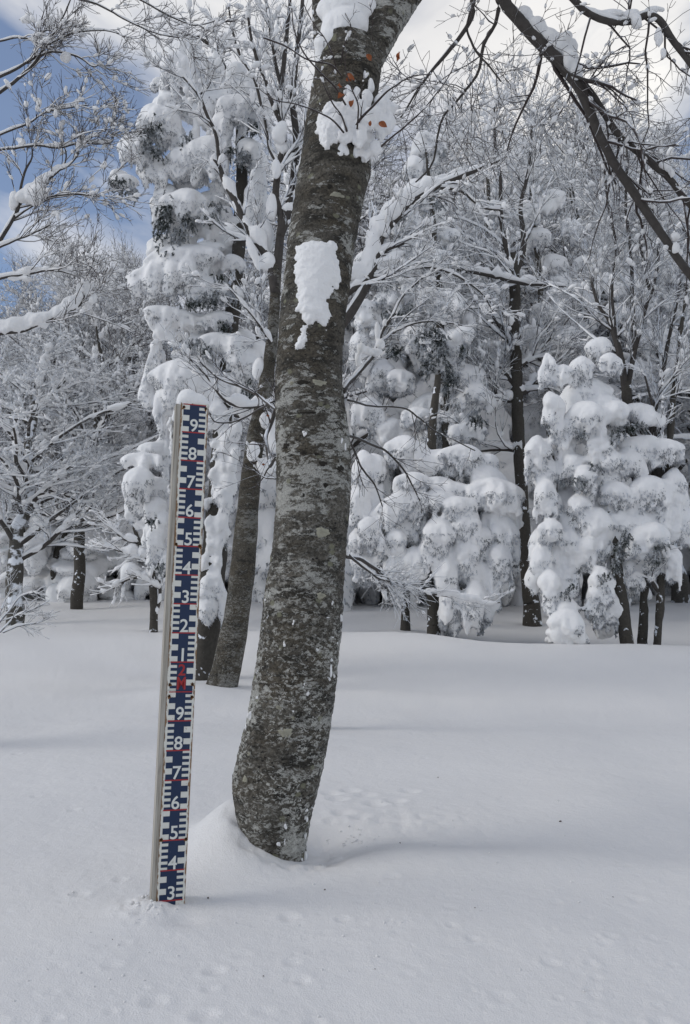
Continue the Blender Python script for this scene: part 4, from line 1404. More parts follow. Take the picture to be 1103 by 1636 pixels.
# ---------------------------------------------------------------- beech with a split crown right beside it
DB = 8.5
con2 = thing('beech_tree', standing(358, DB), 'curved bare beech trunk beside the snowy conifer trunk, between stake and near trunk', 'tree')
trunk_trace([(352, 1106, DB, 50), (364, 1060, DB, 47), (378, 985, DB, 43), (389, 900, DB, 40), (396, 820, DB, 35), (402, 750, DB, 31), (411, 690, DB, 27), (426, 610, DB, 22), (436, 530, DB, 19), (441, 455, DB, 17), (442, 425, DB, 15)], con2, M_BEECH2, sides=28, rough=.008)
UPT = dict(up=.05, wig=.12)
branch_set(con2, [
    [(440, 470, DB, 18), (433, 425, DB, 15), (415, 392, DB, 13), (395, 365, DB, 12), (378, 325, DB, 11), (360, 292, DB, 10), (350, 265, DB, 9), (343, 255, DB, 7)],
    [(352, 275, DB, 7), (345, 215, DB - .1, 6), (330, 180, DB - .2, 6), (318, 152, DB - .2, 5), (296, 125, DB - .2, 5), (285, 120, DB - .2, 4)],
    [(318, 152, DB - .2, 4), (335, 135, DB - .2, 3), (345, 95, DB - .2, 3), (350, 60, DB - .2, 2)],
    [(440, 460, DB, 18), (446, 400, DB, 15), (450, 350, DB, 13), (441, 310, DB, 12), (446, 265, DB, 11), (453, 220, DB, 10), (448, 160, DB, 9), (455, 90, DB, 8), (462, 20, DB, 6), (466, -60, DB, 4)],
    [(448, 380, DB, 14), (462, 330, DB, 14), (470, 280, DB + .1, 13), (474, 220, DB + .1, 12), (468, 160, DB + .1, 11), (474, 90, DB + .1, 9), (482, 20, DB + .1, 7), (490, -60, DB + .1, 5)],
    [(450, 200, DB, 8), (434, 160, DB, 7), (425, 128, DB, 6), (412, 100, DB, 6), (402, 60, DB, 5), (395, 10, DB, 4)],
    [(446, 265, DB, 7), (430, 235, DB, 5), (424, 195, DB, 5), (408, 130, DB, 5), (385, 90, DB, 5), (372, 50, DB, 4), (366, 10, DB, 3)],
    [(453, 150, DB, 7), (440, 100, DB, 6), (432, 50, DB, 5), (425, -10, DB, 4)],
    [(455, 345, DB, 9), (480, 325, DB, 7), (498, 305, DB, 6), (520, 300, DB, 4)],
    [(445, 250, DB, 7), (470, 240, DB, 6), (490, 225, DB, 5)],
    [(430, 645, DB, 7), (395, 650, DB - .3, 6), (360, 640, DB - .5, 5), (330, 600, DB - .5, 4), (300, 570, DB - .6, 2.5)],
    [(437, 555, DB, 6), (415, 520, DB - .2, 4), (385, 480, DB - .3, 3), (360, 455, DB - .3, 2)],
], [dict(k=9, L=(.35, 1.1), ang=(20, 50), rr=.45, m=8, t0=.1, **UPT), dict(k=5, L=(.15, .45), ang=(20, 50), rr=.55, m=6, **UPT), dict(k=3, L=(.08, .22), ang=(20, 50), rr=.6, m=4, up=.05, wig=.15)],
    (M_BRANCH, M_TWIG), 51, .0032, snow=1.5, blobs_n=350, blob_r=(.010, .034))
snowmass('snow_on_branch', [(405, 405, 8, 36, DB - .05, -20), (425, 380, 12, 30, DB + .1), (435, 330, 9, 24, DB), (428, 420, 14, 18, DB), (385, 340, 7, 30, DB, -28), (441, 270, 9, 20, DB - .1), (446, 215, 12, 16, DB - .1), (425, 745, 18, 16, DB - .1), (405, 722, 12, 18, DB - .2), (428, 672, 15, 16, DB - .1), (436, 700, 10, 24, DB - .1),
                            (452, 205, 10, 14, DB - .15), (415, 590, 12, 20, DB)], con2, None, .016, 4, .02, .006, 4, 20, M_TSNOW)
sfo = bpy.data.objects.get('snow_on_branch')
sfo['kind'] = 'stuff'

# ---------------------------------------------------------------- snow-bent conifers right of the near trunk
DC = 13.0
con3 = thing('conifer_tree', standing(693, 13.6), 'snow-draped low conifer with drooping lobes, right of the near trunk over two short stems', 'tree')
DC = 13.6
trunk_trace([(693, 1002, DC, 20), (692, 950, DC, 20), (690, 880, DC, 18), (688, 800, DC, 16), (690, 700, DC, 14), (700, 600, DC, 10)], con3, M_TRUNK2)
trunk_trace([(648, 978, DC + .6, 14), (650, 920, DC + .6, 14), (652, 840, DC + .6, 12), (660, 760, DC + .6, 10)], con3, M_TRUNK2)
rC = [(640, 808, 36, 24, -22), (620, 830, 24, 24), (655, 795, 26, 20, 20), (660, 830, 20, 24), (612, 855, 14, 26), (632, 868, 15, 24), (698, 830, 16, 20), (698, 862, 22, 38), (690, 880, 16, 26), (675, 890, 8, 16), (708, 885, 13, 22), (722, 785, 30, 16), (700, 775, 26, 14), (655, 770, 24, 16),
      (780, 765, 28, 18, 20), (798, 790, 32, 26, 20), (808, 812, 22, 24), (770, 790, 26, 22), (748, 845, 22, 34), (760, 870, 20, 34), (742, 890, 18, 36), (717, 935, 14, 50), (725, 965, 16, 34), (765, 930, 22, 44), (758, 965, 18, 36), (790, 840, 24, 30), (806, 862, 18, 36), (800, 900, 16, 32), (785, 930, 14, 36),
      (727, 985, 20, 18), (715, 900, 14, 30), (580, 765, 18, 46), (595, 745, 14, 20), (575, 810, 14, 30), (605, 800, 14, 30), (590, 850, 16, 24), (575, 870, 14, 30), (610, 900, 18, 20), (640, 905, 22, 18), (660, 900, 14, 24), (585, 905, 16, 20), (735, 812, 26, 20), (700, 800, 24, 16), (640, 850, 18, 20), (770, 975, 12, 22), (690, 740, 40, 22), (740, 730, 30, 20), (650, 720, 30, 22), (775, 740, 20, 16)]
o, co, no = snowmass('snow_load', jit_rows(rC, DC - .3, 2, .25), con3, None, .026, 8, .065, .024, 2.8, 12, M_TSNOW, .95)
o['kind'] = 'stuff'
fringe('rimed_needles', co, no, 26000, DC, con3, 8, M_NEEDLE, ln=(2.5, 6.5), thr=0.0)
sprays('needle_sprays', [(670, 770, 14, 10), (700, 905, 14, 12), (655, 900, 14, 10), (680, 930, 20, 8), (735, 850, 8, 26), (765, 820, 12, 8), (720, 815, 10, 10), (745, 770, 12, 8), (690, 915, 30, 8), (620, 888, 16, 8), (790, 880, 10, 14)], DC - .2, con3, 9, M_NEEDLE_D)

con4 = thing('conifer_tree', standing(720, 16.0), 'taller conifer with dark hanging needle sprays, behind the low snow-draped one', 'tree')
DE = 15.5
trunk_trace([(730, 985, DE, 20), (725, 850, DE, 20), (715, 700, DE, 18), (705, 550, DE, 14), (700, 430, DE, 10), (690, 330, DE, 7), (680, 230, DE, 4)], con4, M_TRUNK2)
rE = [(698, 475, 36, 18), (680, 485, 26, 16), (718, 485, 22, 20), (685, 650, 34, 22, -25), (665, 665, 24, 16), (752, 610, 24, 28, 40), (765, 635, 20, 22), (740, 650, 24, 22), (715, 670, 26, 20), (752, 517, 14, 20), (740, 535, 12, 14), (652, 447, 9, 18), (646, 462, 6, 8), (700, 560, 12, 34), (680, 560, 14, 30), (660, 540, 16, 24), (725, 560, 14, 34), (640, 610, 20, 20),
      (655, 400, 30, 16), (690, 410, 28, 16), (620, 480, 24, 18), (600, 520, 20, 22), (585, 500, 16, 26), (575, 560, 14, 34), (610, 600, 22, 26), (590, 660, 24, 26), (625, 690, 26, 20), (690, 340, 20, 22), (665, 310, 20, 24), (690, 270, 16, 24), (675, 225, 13, 22), (680, 185, 9, 18), (650, 350, 22, 18), (720, 380, 20, 16), (660, 265, 12, 16), (700, 230, 12, 18), (605, 440, 20, 20), (580, 420, 14, 20), (690, 700, 40, 16), (750, 690, 26, 16)]
o, co, no = snowmass('snow_load', jit_rows(rE, DE, 3, .35), con4, None, .034, 6, .08, .030, 2.5, 10, M_TSNOW, .95)
o['kind'] = 'stuff'
fringe('rimed_needles', co, no, 24000, DE, con4, 11, M_NEEDLE, ln=(2.5, 7), thr=0.1)
sprays('needle_sprays', [(690, 530, 14, 20), (705, 550, 12, 26), (682, 575, 8, 26), (715, 590, 8, 22), (712, 618, 6, 12), (726, 600, 8, 10), (672, 545, 10, 16), (740, 560, 8, 12), (630, 560, 14, 14), (650, 500, 16, 10), (640, 340, 14, 14), (700, 320, 12, 10), (620, 500, 10, 12), (760, 670, 12, 8), (700, 690, 16, 6)], DE - .7, con4, 12, M_NEEDLE_D, n=30, k2=44)

con5 = thing('conifer_tree', standing(985, 12.8), 'broad snow monster conifer hung with thick white lobes, at the right edge of the clearing', 'tree')
DR = 12.6
trunk_trace([(1004, 1040, DR, 20), (996, 980, DR, 19), (988, 920, DR, 18), (980, 860, DR, 16), (970, 760, DR, 14), (955, 680, DR, 10)], con5, M_TRUNK2)
rR = [(940, 635, 36, 30), (920, 650, 26, 34), (960, 655, 28, 26), (938, 670, 30, 28), (880, 655, 15, 32), (890, 690, 14, 22), (860, 730, 20, 34), (872, 760, 14, 30), (905, 722, 17, 44), (897, 700, 12, 22), (958, 715, 24, 22), (975, 735, 18, 18), (970, 770, 15, 24), (927, 690, 12, 15), (941, 795, 15, 38), (935, 765, 14, 20), (870, 795, 15, 34), (888, 812, 11, 26), (915, 745, 16, 24),
      (905, 840, 18, 22), (905, 868, 18, 28), (864, 870, 15, 26), (866, 905, 13, 40), (890, 900, 14, 30), (902, 925, 19, 24), (905, 945, 20, 18), (908, 978, 17, 22), (908, 1000, 23, 26), (905, 1015, 24, 16), (950, 840, 24, 28), (958, 870, 24, 34), (940, 885, 20, 28), (960, 935, 20, 30), (968, 970, 20, 30), (950, 960, 16, 28),
      (1040, 785, 30, 22), (1050, 810, 30, 32), (1068, 830, 16, 26), (1000, 815, 36, 22), (1020, 840, 32, 24), (990, 840, 22, 24), (1025, 868, 22, 24), (1005, 890, 12, 26), (1045, 860, 24, 24), (1010, 925, 12, 20), (1000, 905, 16, 16), (1018, 658, 24, 12), (1040, 668, 18, 9), (988, 700, 14, 9), (960, 560, 18, 18), (975, 580, 16, 14), (876, 590, 10, 30), (900, 597, 14, 18), (930, 590, 16, 22),
      (1055, 900, 16, 22), (1075, 900, 14, 28), (1050, 880, 20, 18), (1030, 900, 12, 18), (985, 790, 20, 20), (925, 815, 16, 26), (880, 850, 16, 22), (880, 940, 14, 28), (1080, 780, 16, 34), (1090, 840, 20, 30), (1065, 720, 24, 20), (1030, 720, 28, 24), (1000, 740, 24, 22), (985, 660, 20, 20)]
o, co, no = snowmass('snow_load', jit_rows(rR, DR, 4, .22), con5, None, .024, 8, .060, .024, 3.0, 13, M_TSNOW, .95)
o['kind'] = 'stuff'
fringe('rimed_needles', co, no, 30000, DR, con5, 14, M_NEEDLE, ln=(2.5, 6.5), thr=0.0)
sprays('needle_sprays', [(925, 765, 10, 8), (990, 690, 14, 8), (1010, 680, 20, 8), (990, 880, 12, 16), (1055, 870, 14, 8), (1000, 860, 10, 12), (905, 945, 8, 5), (950, 745, 10, 6), (930, 690, 8, 8), (1045, 890, 16, 10), (985, 900, 10, 14), (970, 920, 12, 8), (915, 935, 8, 6)], DR - .35, con5, 15, M_NEEDLE_D)

con6 = thing('conifer_tree', standing(880, 17.5), 'slender conifer with single big snow bonnets, behind the snow monster on the right', 'tree')
DF = 17.0
trunk_trace([(890, 975, DF, 18), (885, 800, DF, 16), (875, 600, DF, 13), (860, 420, DF, 9), (840, 260, DF, 5), (832, 215, DF, 3)], con6, M_TRUNK2)
rF = [(827, 240, 19, 30), (820, 265, 16, 30), (842, 262, 14, 26), (830, 290, 18, 22), (884, 315, 20, 15), (872, 325, 14, 12), (912, 360, 15, 14), (922, 375, 9, 14), (811, 435, 15, 12), (828, 438, 14, 12), (928, 465, 16, 14, 40), (942, 485, 14, 18, 40), (948, 505, 8, 16), (900, 450, 16, 12), (1008, 430, 10, 30), (1000, 455, 18, 20), (1020, 460, 14, 16), (1060, 420, 20, 26), (1045, 470, 18, 18),
      (985, 500, 20, 14), (1030, 500, 20, 14), (870, 500, 18, 20), (850, 540, 18, 22), (905, 540, 20, 20), (885, 420, 20, 16), (860, 380, 18, 16), (840, 340, 20, 18), (940, 420, 22, 14), (970, 450, 18, 14), (1050, 540, 24, 20), (1075, 590, 18, 24), (1010, 590, 22, 18), (800, 340, 14, 12), (780, 530, 20, 12), (790, 560, 14, 18), (770, 600, 12, 12), (1075, 480, 14, 20)]
o, co, no = snowmass('snow_load', jit_rows(rF, DF, 6, .4), con6, None, .04, 2, .06, .018, 2, 7, M_TSNOW, .9)
o['kind'] = 'stuff'
fringe('rimed_needles', co, no, 16000, DF, con6, 17, M_NEEDLE, ln=(2, 6), thr=0.1)

# ---------------------------------------------------------------- traced bare trees on the right
DG = 16.0
g1 = thing('beech_tree', standing(845, DG), 'dark straight bare trunk standing between the two snow-draped conifers', 'tree')
trunk_trace([(850, 968, DG, 26), (841, 900, DG, 23), (835, 800, DG, 20), (829, 700, DG, 19), (826, 620, DG, 20), (824, 550, DG, 20), (823, 480, DG, 19), (822, 430, DG, 17), (821, 405, DG, 12)], g1, M_TRUNK2)
branch_set(g1, [
    [(822, 440, DG, 12), (835, 405, DG, 11), (836, 370, DG, 9), (832, 330, DG, 7), (845, 270, DG, 6), (850, 200, DG, 4)],
    [(822, 440, DG, 11), (808, 390, DG, 9), (800, 340, DG, 8), (800, 290, DG, 6), (792, 230, DG, 5), (790, 170, DG, 3)],
    [(823, 560, DG, 10), (805, 530, DG, 9), (785, 500, DG, 8), (755, 475, DG, 6), (735, 460, DG, 4)],
    [(826, 632, DG, 10), (845, 622, DG, 10), (862, 610, DG, 9), (875, 608, DG, 7), (890, 590, DG, 4)],
    [(826, 618, DG, 9), (810, 600, DG, 8), (795, 585, DG, 6), (770, 580, DG, 4)],
    [(828, 590, DG, 8), (845, 575, DG, 7), (860, 565, DG, 6), (880, 540, DG, 4)],
    [(832, 722, DG, 7), (805, 718, DG, 6), (765, 720, DG, 4), (740, 712, DG, 2)],
    [(905, 458, DG - .4, 3), (860, 455, DG - .4, 5), (820, 450, DG - .4, 7), (775, 438, DG - .4, 7), (735, 432, DG - .4, 6), (700, 425, DG - .4, 4)],
    [(826, 640, DG, 7), (806, 640, DG, 6), (792, 630, DG, 5), (785, 612, DG, 4)],
], [dict(k=12, L=(.9, 2.6), ang=(25, 55), rr=.42, m=9, t0=.1, **UPT), dict(k=7, L=(.4, 1.1), ang=(20, 50), rr=.55, m=6, **UPT), dict(k=5, L=(.2, .5), ang=(20, 50), rr=.6, m=4, up=.05, wig=.15)],
    (M_BRANCH, M_TWIG), 61, .0055, snow=1.5, blobs_n=700, blob_r=(.016, .05))
DH = 12.9
g2 = thing('beech_tree', standing(1022, DH), 'slim dark bare tree with forking crown, rising behind the snow monster', 'tree')
trunk_trace([(1026, 1024, DH, 14), (1029, 950, DH, 13), (1026, 860, DH, 13), (1014, 740, DH, 15), (1005, 660, DH, 16), (1000, 610, DH, 15)], g2, M_TRUNK2)
branch_set(g2, [
    [(1001, 640, DH, 13), (995, 590, DH, 12), (985, 545, DH, 11), (973, 510, DH, 8), (958, 490, DH, 6), (948, 460, DH, 5), (940, 420, DH, 3)],
    [(1001, 630, DH, 10), (1010, 580, DH, 9), (1020, 540, DH, 7), (1032, 490, DH, 7), (1048, 440, DH, 6), (1052, 400, DH, 4), (1055, 340, DH, 3)],
    [(1015, 560, DH, 8), (1012, 510, DH, 8), (1010, 460, DH, 7), (1008, 400, DH, 6), (1000, 330, DH, 5), (1003, 260, DH, 4), (1000, 200, DH, 2.5)],
    [(1040, 470, DH, 6), (1030, 430, DH, 6), (1025, 380, DH, 5), (1035, 320, DH, 4), (1050, 260, DH, 3)],
    [(1024, 850, DH, 9), (1030, 760, DH, 9), (1040, 680, DH, 9), (1055, 620, DH, 8), (1065, 560, DH, 7), (1078, 500, DH, 5), (1090, 440, DH, 4)],
    [(985, 545, DH, 6), (978, 460, DH, 5), (985, 400, DH, 5), (972, 330, DH, 4), (965, 260, DH, 3), (955, 200, DH, 2)],
], [dict(k=16, L=(.8, 2.3), ang=(20, 50), rr=.4, m=9, t0=.15, up=.07, wig=.12), dict(k=8, L=(.35, 1.0), ang=(20, 50), rr=.55, m=6, up=.07, wig=.13), dict(k=5, L=(.2, .5), ang=(20, 50), rr=.6, m=4, up=.05, wig=.15)],
    (M_BRANCH, M_TWIG), 62, .0042, snow=1.2, blobs_n=500, blob_r=(.014, .04))
g3 = thing('beech_tree', standing(1052, 12.7), 'thin leaning dark stem at the right edge beside the snow monster', 'tree')
trunk_trace([(1050, 1036, 12.7, 11), (1054, 980, 12.7, 12), (1058, 920, 12.7, 12), (1064, 800, 12.7, 10), (1072, 680, 12.7, 9), (1084, 560, 12.7, 6), (1098, 460, 12.7, 4)], g3, M_TRUNK2)
branch_set(g3, [[(1056, 950, 12.7, 8), (1040, 925, 12.7, 7), (1035, 900, 12.7, 6), (1030, 870, 12.7, 4)], [(1066, 780, 12.7, 7), (1050, 720, 12.7, 5), (1045, 660, 12.7, 4), (1030, 600, 12.7, 3)], [(1075, 650, 12.7, 6), (1085, 600, 12.7, 5), (1090, 520, 12.7, 3)]],
           [dict(k=9, L=(.5, 1.4), ang=(20, 50), rr=.45, m=8, up=.05), dict(k=7, L=(.2, .6), ang=(20, 50), rr=.6, m=5, up=.05)], (M_BRANCH, M_TWIG), 63, .0042, snow=1.2, blobs_n=120, blob_r=(.012, .03))

# beech hidden behind the near trunk, its right-hand snowy boughs in view
DK = 6.4
g4 = thing('beech_tree', standing(505, DK), 'snow-loaded boughs reaching right from a tree hidden behind the near trunk', 'tree')
trunk_trace([(505, 1170, DK, 34), (500, 1000, DK, 32), (505, 800, DK, 30), (510, 600, DK, 28), (520, 450, DK, 24), (530, 330, DK, 18), (535, 220, DK, 12)], g4, M_BEECH2)
branch_set(g4, [
    [(512, 560, DK, 22), (560, 500, DK, 18), (594, 440, DK, 14), (603, 405, DK, 13), (612, 375, DK, 12), (635, 348, DK, 12), (665, 318, DK, 11), (700, 298, DK, 10), (735, 283, DK, 9), (770, 268, DK, 6), (808, 252, DK, 4)],
    [(600, 410, DK, 8), (620, 398, DK, 7), (645, 388, DK, 5)],
    [(530, 500, DK, 14), (556, 468, DK, 11), (578, 455, DK, 10), (596, 442, DK, 9), (625, 432, DK, 7), (655, 424, DK, 6), (672, 420, DK, 5)],
    [(530, 480, DK, 12), (556, 448, DK, 9), (572, 436, DK, 8), (600, 430, DK, 6), (640, 440, DK, 5), (680, 445, DK, 4)],
    [(700, 300, DK, 6), (735, 305, DK, 5), (770, 330, DK, 4), (800, 335, DK, 3)],
    [(596, 442, DK, 6), (640, 430, DK, 5), (700, 430, DK, 4), (760, 460, DK, 3), (790, 500, DK, 2)],
], [dict(k=9, L=(.25, .9), ang=(20, 55), rr=.4, m=8, t0=.25, **UPT), dict(k=6, L=(.12, .4), ang=(20, 50), rr=.55, m=6, **UPT), dict(k=3, L=(.06, .16), ang=(20, 50), rr=.6, m=4)], (M_BRANCH, M_TWIG), 64, .0022, snow=1.3, blobs_n=260, blob_r=(.007, .022))
o, _, _ = snowmass('snow_on_branch', [(588, 420, 12, 30, DK), (596, 388, 12, 30, DK, 0), (606, 362, 16, 22, DK, -35), (625, 338, 24, 17, DK, -35), (645, 318, 24, 15, DK, -38), (668, 302, 18, 9, DK, -35), (620, 418, 26, 9, DK, -10), (580, 438, 24, 9, DK, -15), (700, 285, 20, 6, DK, -25), (730, 272, 20, 5, DK, -20), (600, 360, 10, 16, DK),
                                      (570, 430, 16, 12, DK), (635, 405, 18, 6, DK, -10)], g4, None, .014, 5, .02, .006, 4, 24, M_TSNOW)
o['kind'] = 'stuff'

# ---------------------------------------------------------------- left edge: branches of a beech standing just out of view
DL = 5.6
g5 = thing('beech_tree', standing(-190, DL), 'bare boughs with snow blobs reaching in from the upper left edge of the picture', 'tree')
trunk_trace([(-190, 1200, DL, 60), (-180, 900, DL, 56), (-190, 600, DL, 52), (-180, 300, DL, 44), (-175, 0, DL, 36), (-180, -200, DL, 24)], g5, M_BEECH2)
branch_set(g5, [
    [(-182, 330, DL, 15), (-80, 200, DL, 8.16), (-20, 160, DL, 6.12), (18, 136, DL, 5.44), (45, 112, DL, 5.44), (63, 90, DL, 5.44), (75, 68, DL, 4.76), (92, 45, DL, 3.4), (108, 15, DL, 2.72), (120, -20, DL, 1.36)],
    [(-80, 170, DL, 6.12), (-20, 132, DL, 5.44), (18, 115, DL, 4.76), (42, 100, DL, 4.08), (62, 88, DL, 3.4), (80, 70, DL, 2.72), (120, 52, DL, 2.72), (160, 48, DL, 2.04), (190, 52, DL, 1.36)],
    [(60, 92, DL, 3.4), (80, 84, DL, 3.4), (112, 87, DL, 3.06), (132, 95, DL, 2.72), (150, 107, DL, 2.04), (162, 100, DL, 1.36)],
    [(-60, 80, DL, 4.08), (18, 62, DL, 2.72), (50, 62, DL, 2.72), (75, 48, DL, 2.04), (100, 60, DL, 1.36)],
    [(-184, 640, DL, 16.3), (-60, 480, DL, 9.52), (0, 385, DL, 7.48), (20, 352, DL, 6.8), (33, 325, DL, 6.12), (34, 300, DL, 4.76), (42, 270, DL, 4.08), (52, 250, DL, 2.72), (50, 225, DL, 2.04)],
    [(30, 330, DL, 5.44), (50, 305, DL, 4.76), (75, 288, DL, 4.08), (95, 272, DL, 3.4), (106, 255, DL, 2.72), (103, 235, DL, 2.04), (90, 205, DL, 1.36)],
    [(95, 272, DL, 3.4), (110, 265, DL, 2.72), (124, 250, DL, 2.72), (130, 228, DL, 2.04), (150, 215, DL, 1.36)],
    [(25, 348, DL, 4.08), (45, 335, DL, 2.72), (72, 318, DL, 2.72), (95, 312, DL, 2.72), (125, 310, DL, 2.72), (160, 314, DL, 1.7)],
    [(-60, 260, DL, 5.44), (-10, 240, DL, 4.08), (25, 237, DL, 3.4), (60, 232, DL, 3.4), (98, 236, DL, 3.4), (130, 229, DL, 2.72), (175, 229, DL, 2.72), (183, 216, DL, 2.04), (196, 209, DL, 1.36)],
    [(-60, 240, DL, 4.76), (0, 215, DL, 3.4), (25, 205, DL, 3.4), (50, 195, DL, 2.72), (70, 180, DL, 2.72), (110, 172, DL, 2.04), (140, 168, DL, 1.36)],
    [(-60, 430, DL, 5.44), (0, 395, DL, 4.08), (40, 380, DL, 2.72), (80, 360, DL, 2.04)],
    [(-100, 480, DL, 6.8), (0, 446, DL, 4.76), (40, 440, DL, 4.08), (75, 432, DL, 3.4), (98, 434, DL, 2.72), (120, 440, DL, 1.36)],
    [(-100, -60, DL, 6.12), (60, -20, DL, 4.76), (150, 5, DL, 3.4), (200, 30, DL, 2.72), (240, 50, DL, 2.04), (290, 60, DL, 1.36)],
    [(100, -40, DL, 4.76), (200, -10, DL, 3.4), (260, 20, DL, 2.72), (310, 40, DL, 2.04), (350, 30, DL, 1.36)],
    [(-100, 560, DL, 8), (0, 534, DL, 6), (40, 528, DL, 5), (80, 512, DL, 5), (112, 498, DL, 4), (130, 485, DL, 3), (140, 455, DL, 2)],
], [dict(k=8, L=(.2, .75), ang=(20, 50), rr=.42, m=8, t0=.35, up=.07, wig=.13, shrink=.4), dict(k=6, L=(.1, .35), ang=(20, 50), rr=.55, m=6, up=.06, wig=.14, shrink=.4), dict(k=4, L=(.05, .15), ang=(20, 50), rr=.6, m=4, up=.04)], (M_BRANCH, M_DTWIG), 65, .0020, snow=1.1, blobs_n=340, blob_r=(.005, .020))
o, _, _ = snowmass('snow_on_branch', [(38, 32, 11, 8, DL), (45, 24, 7, 6, DL), (80, 35, 6, 12, DL, 10), (64, 67, 8, 8, DL), (105, 92, 5, 8, DL), (36, 228, 10, 12, DL), (30, 222, 8, 6, DL), (97, 212, 4, 10, DL), (129, 225, 5, 14, DL), (62, 165, 5, 12, DL), (50, 300, 10, 10, DL), (70, 285, 22, 9, DL, -35), (88, 270, 14, 6, DL, -35),
                                      (42, 312, 14, 12, DL - .03, -40), (62, 305, 14, 12, DL - .05), (55, 318, 16, 8, DL - .05), (22, 320, 8, 16, DL), (50, 432, 30, 5, DL, -6), (90, 428, 14, 5, DL), (30, 445, 20, 6, DL), (130, 465, 13, 20, DL), (140, 458, 9, 11, DL), (118, 482, 20, 14, DL, -20), (146, 476, 9, 14, DL), (95, 498, 20, 12, DL, -20), (62, 510, 26, 14, DL, -12), (30, 518, 26, 15, DL, -6), (0, 522, 26, 14, DL), (48, 506, 14, 12, DL)], g5, None, .011, 3, .022, .008, 6, 30, M_CSNOW)
o['kind'] = 'stuff'

# small crooked snowy sapling left of the stake
DS = 12.5
g6 = thing('small_tree', standing(243, DS), 'small crooked snow-caked sapling just left of the stake', 'tree')
trunk_trace([(246, 993, DS, 13), (246, 960, DS, 12), (243, 920, DS, 11), (236, 895, DS, 9), (222, 865, DS, 7), (212, 835, DS, 5), (200, 800, DS, 4)], g6, M_TRUNK2, rough=.006)
branch_set(g6, [[(245, 930, DS, 7), (228, 922, DS, 6), (205, 925, DS, 5), (186, 937, DS, 4), (178, 940, DS, 2)], [(243, 915, DS, 6), (258, 895, DS, 5), (268, 870, DS, 4), (262, 840, DS, 3)], [(222, 868, DS, 5), (200, 862, DS, 4), (185, 850, DS, 3), (175, 835, DS, 2)], [(248, 985, DS, 6), (255, 960, DS, 5), (256, 930, DS, 5), (250, 900, DS, 3)],
                [(236, 895, DS, 5), (215, 890, DS, 4), (190, 880, DS, 3), (160, 870, DS, 2)]],
           [dict(k=9, L=(.25, .9), ang=(20, 60), rr=.5, m=7, up=.04), dict(k=5, L=(.12, .4), ang=(20, 50), rr=.6, m=5)], (M_BRANCH, M_TWIG), 66, .004, snow=2.4, blobs_n=120, blob_r=(.012, .035))
g7 = thing('shrub', standing(25, 8.2), 'low twiggy shrub poking from the snow at the left edge', 'shrub')
branch_set(g7, [[(0, 1010, 8.2, 4), (25, 985, 8.2, 3), (50, 975, 8.2, 2.4), (78, 960, 8.2, 1.5)], [(-10, 1005, 8.2, 4), (15, 975, 8.2, 3), (30, 955, 8.2, 2), (55, 945, 8.2, 1.4)], [(5, 1010, 8.2, 4), (30, 1000, 8.2, 3), (60, 995, 8.2, 2), (85, 985, 8.2, 1.3)], [(-5, 1000, 8.2, 3), (5, 965, 8.2, 2), (20, 935, 8.2, 1.4)]],
           [dict(k=8, L=(.15, .5), ang=(20, 50), rr=.5, m=6), dict(k=4, L=(.08, .2), ang=(20, 50), rr=.6, m=4)], (M_TWIG, M_TWIG), 67, .003, snow=.8, sides=(5, 4, 3, 3, 3))


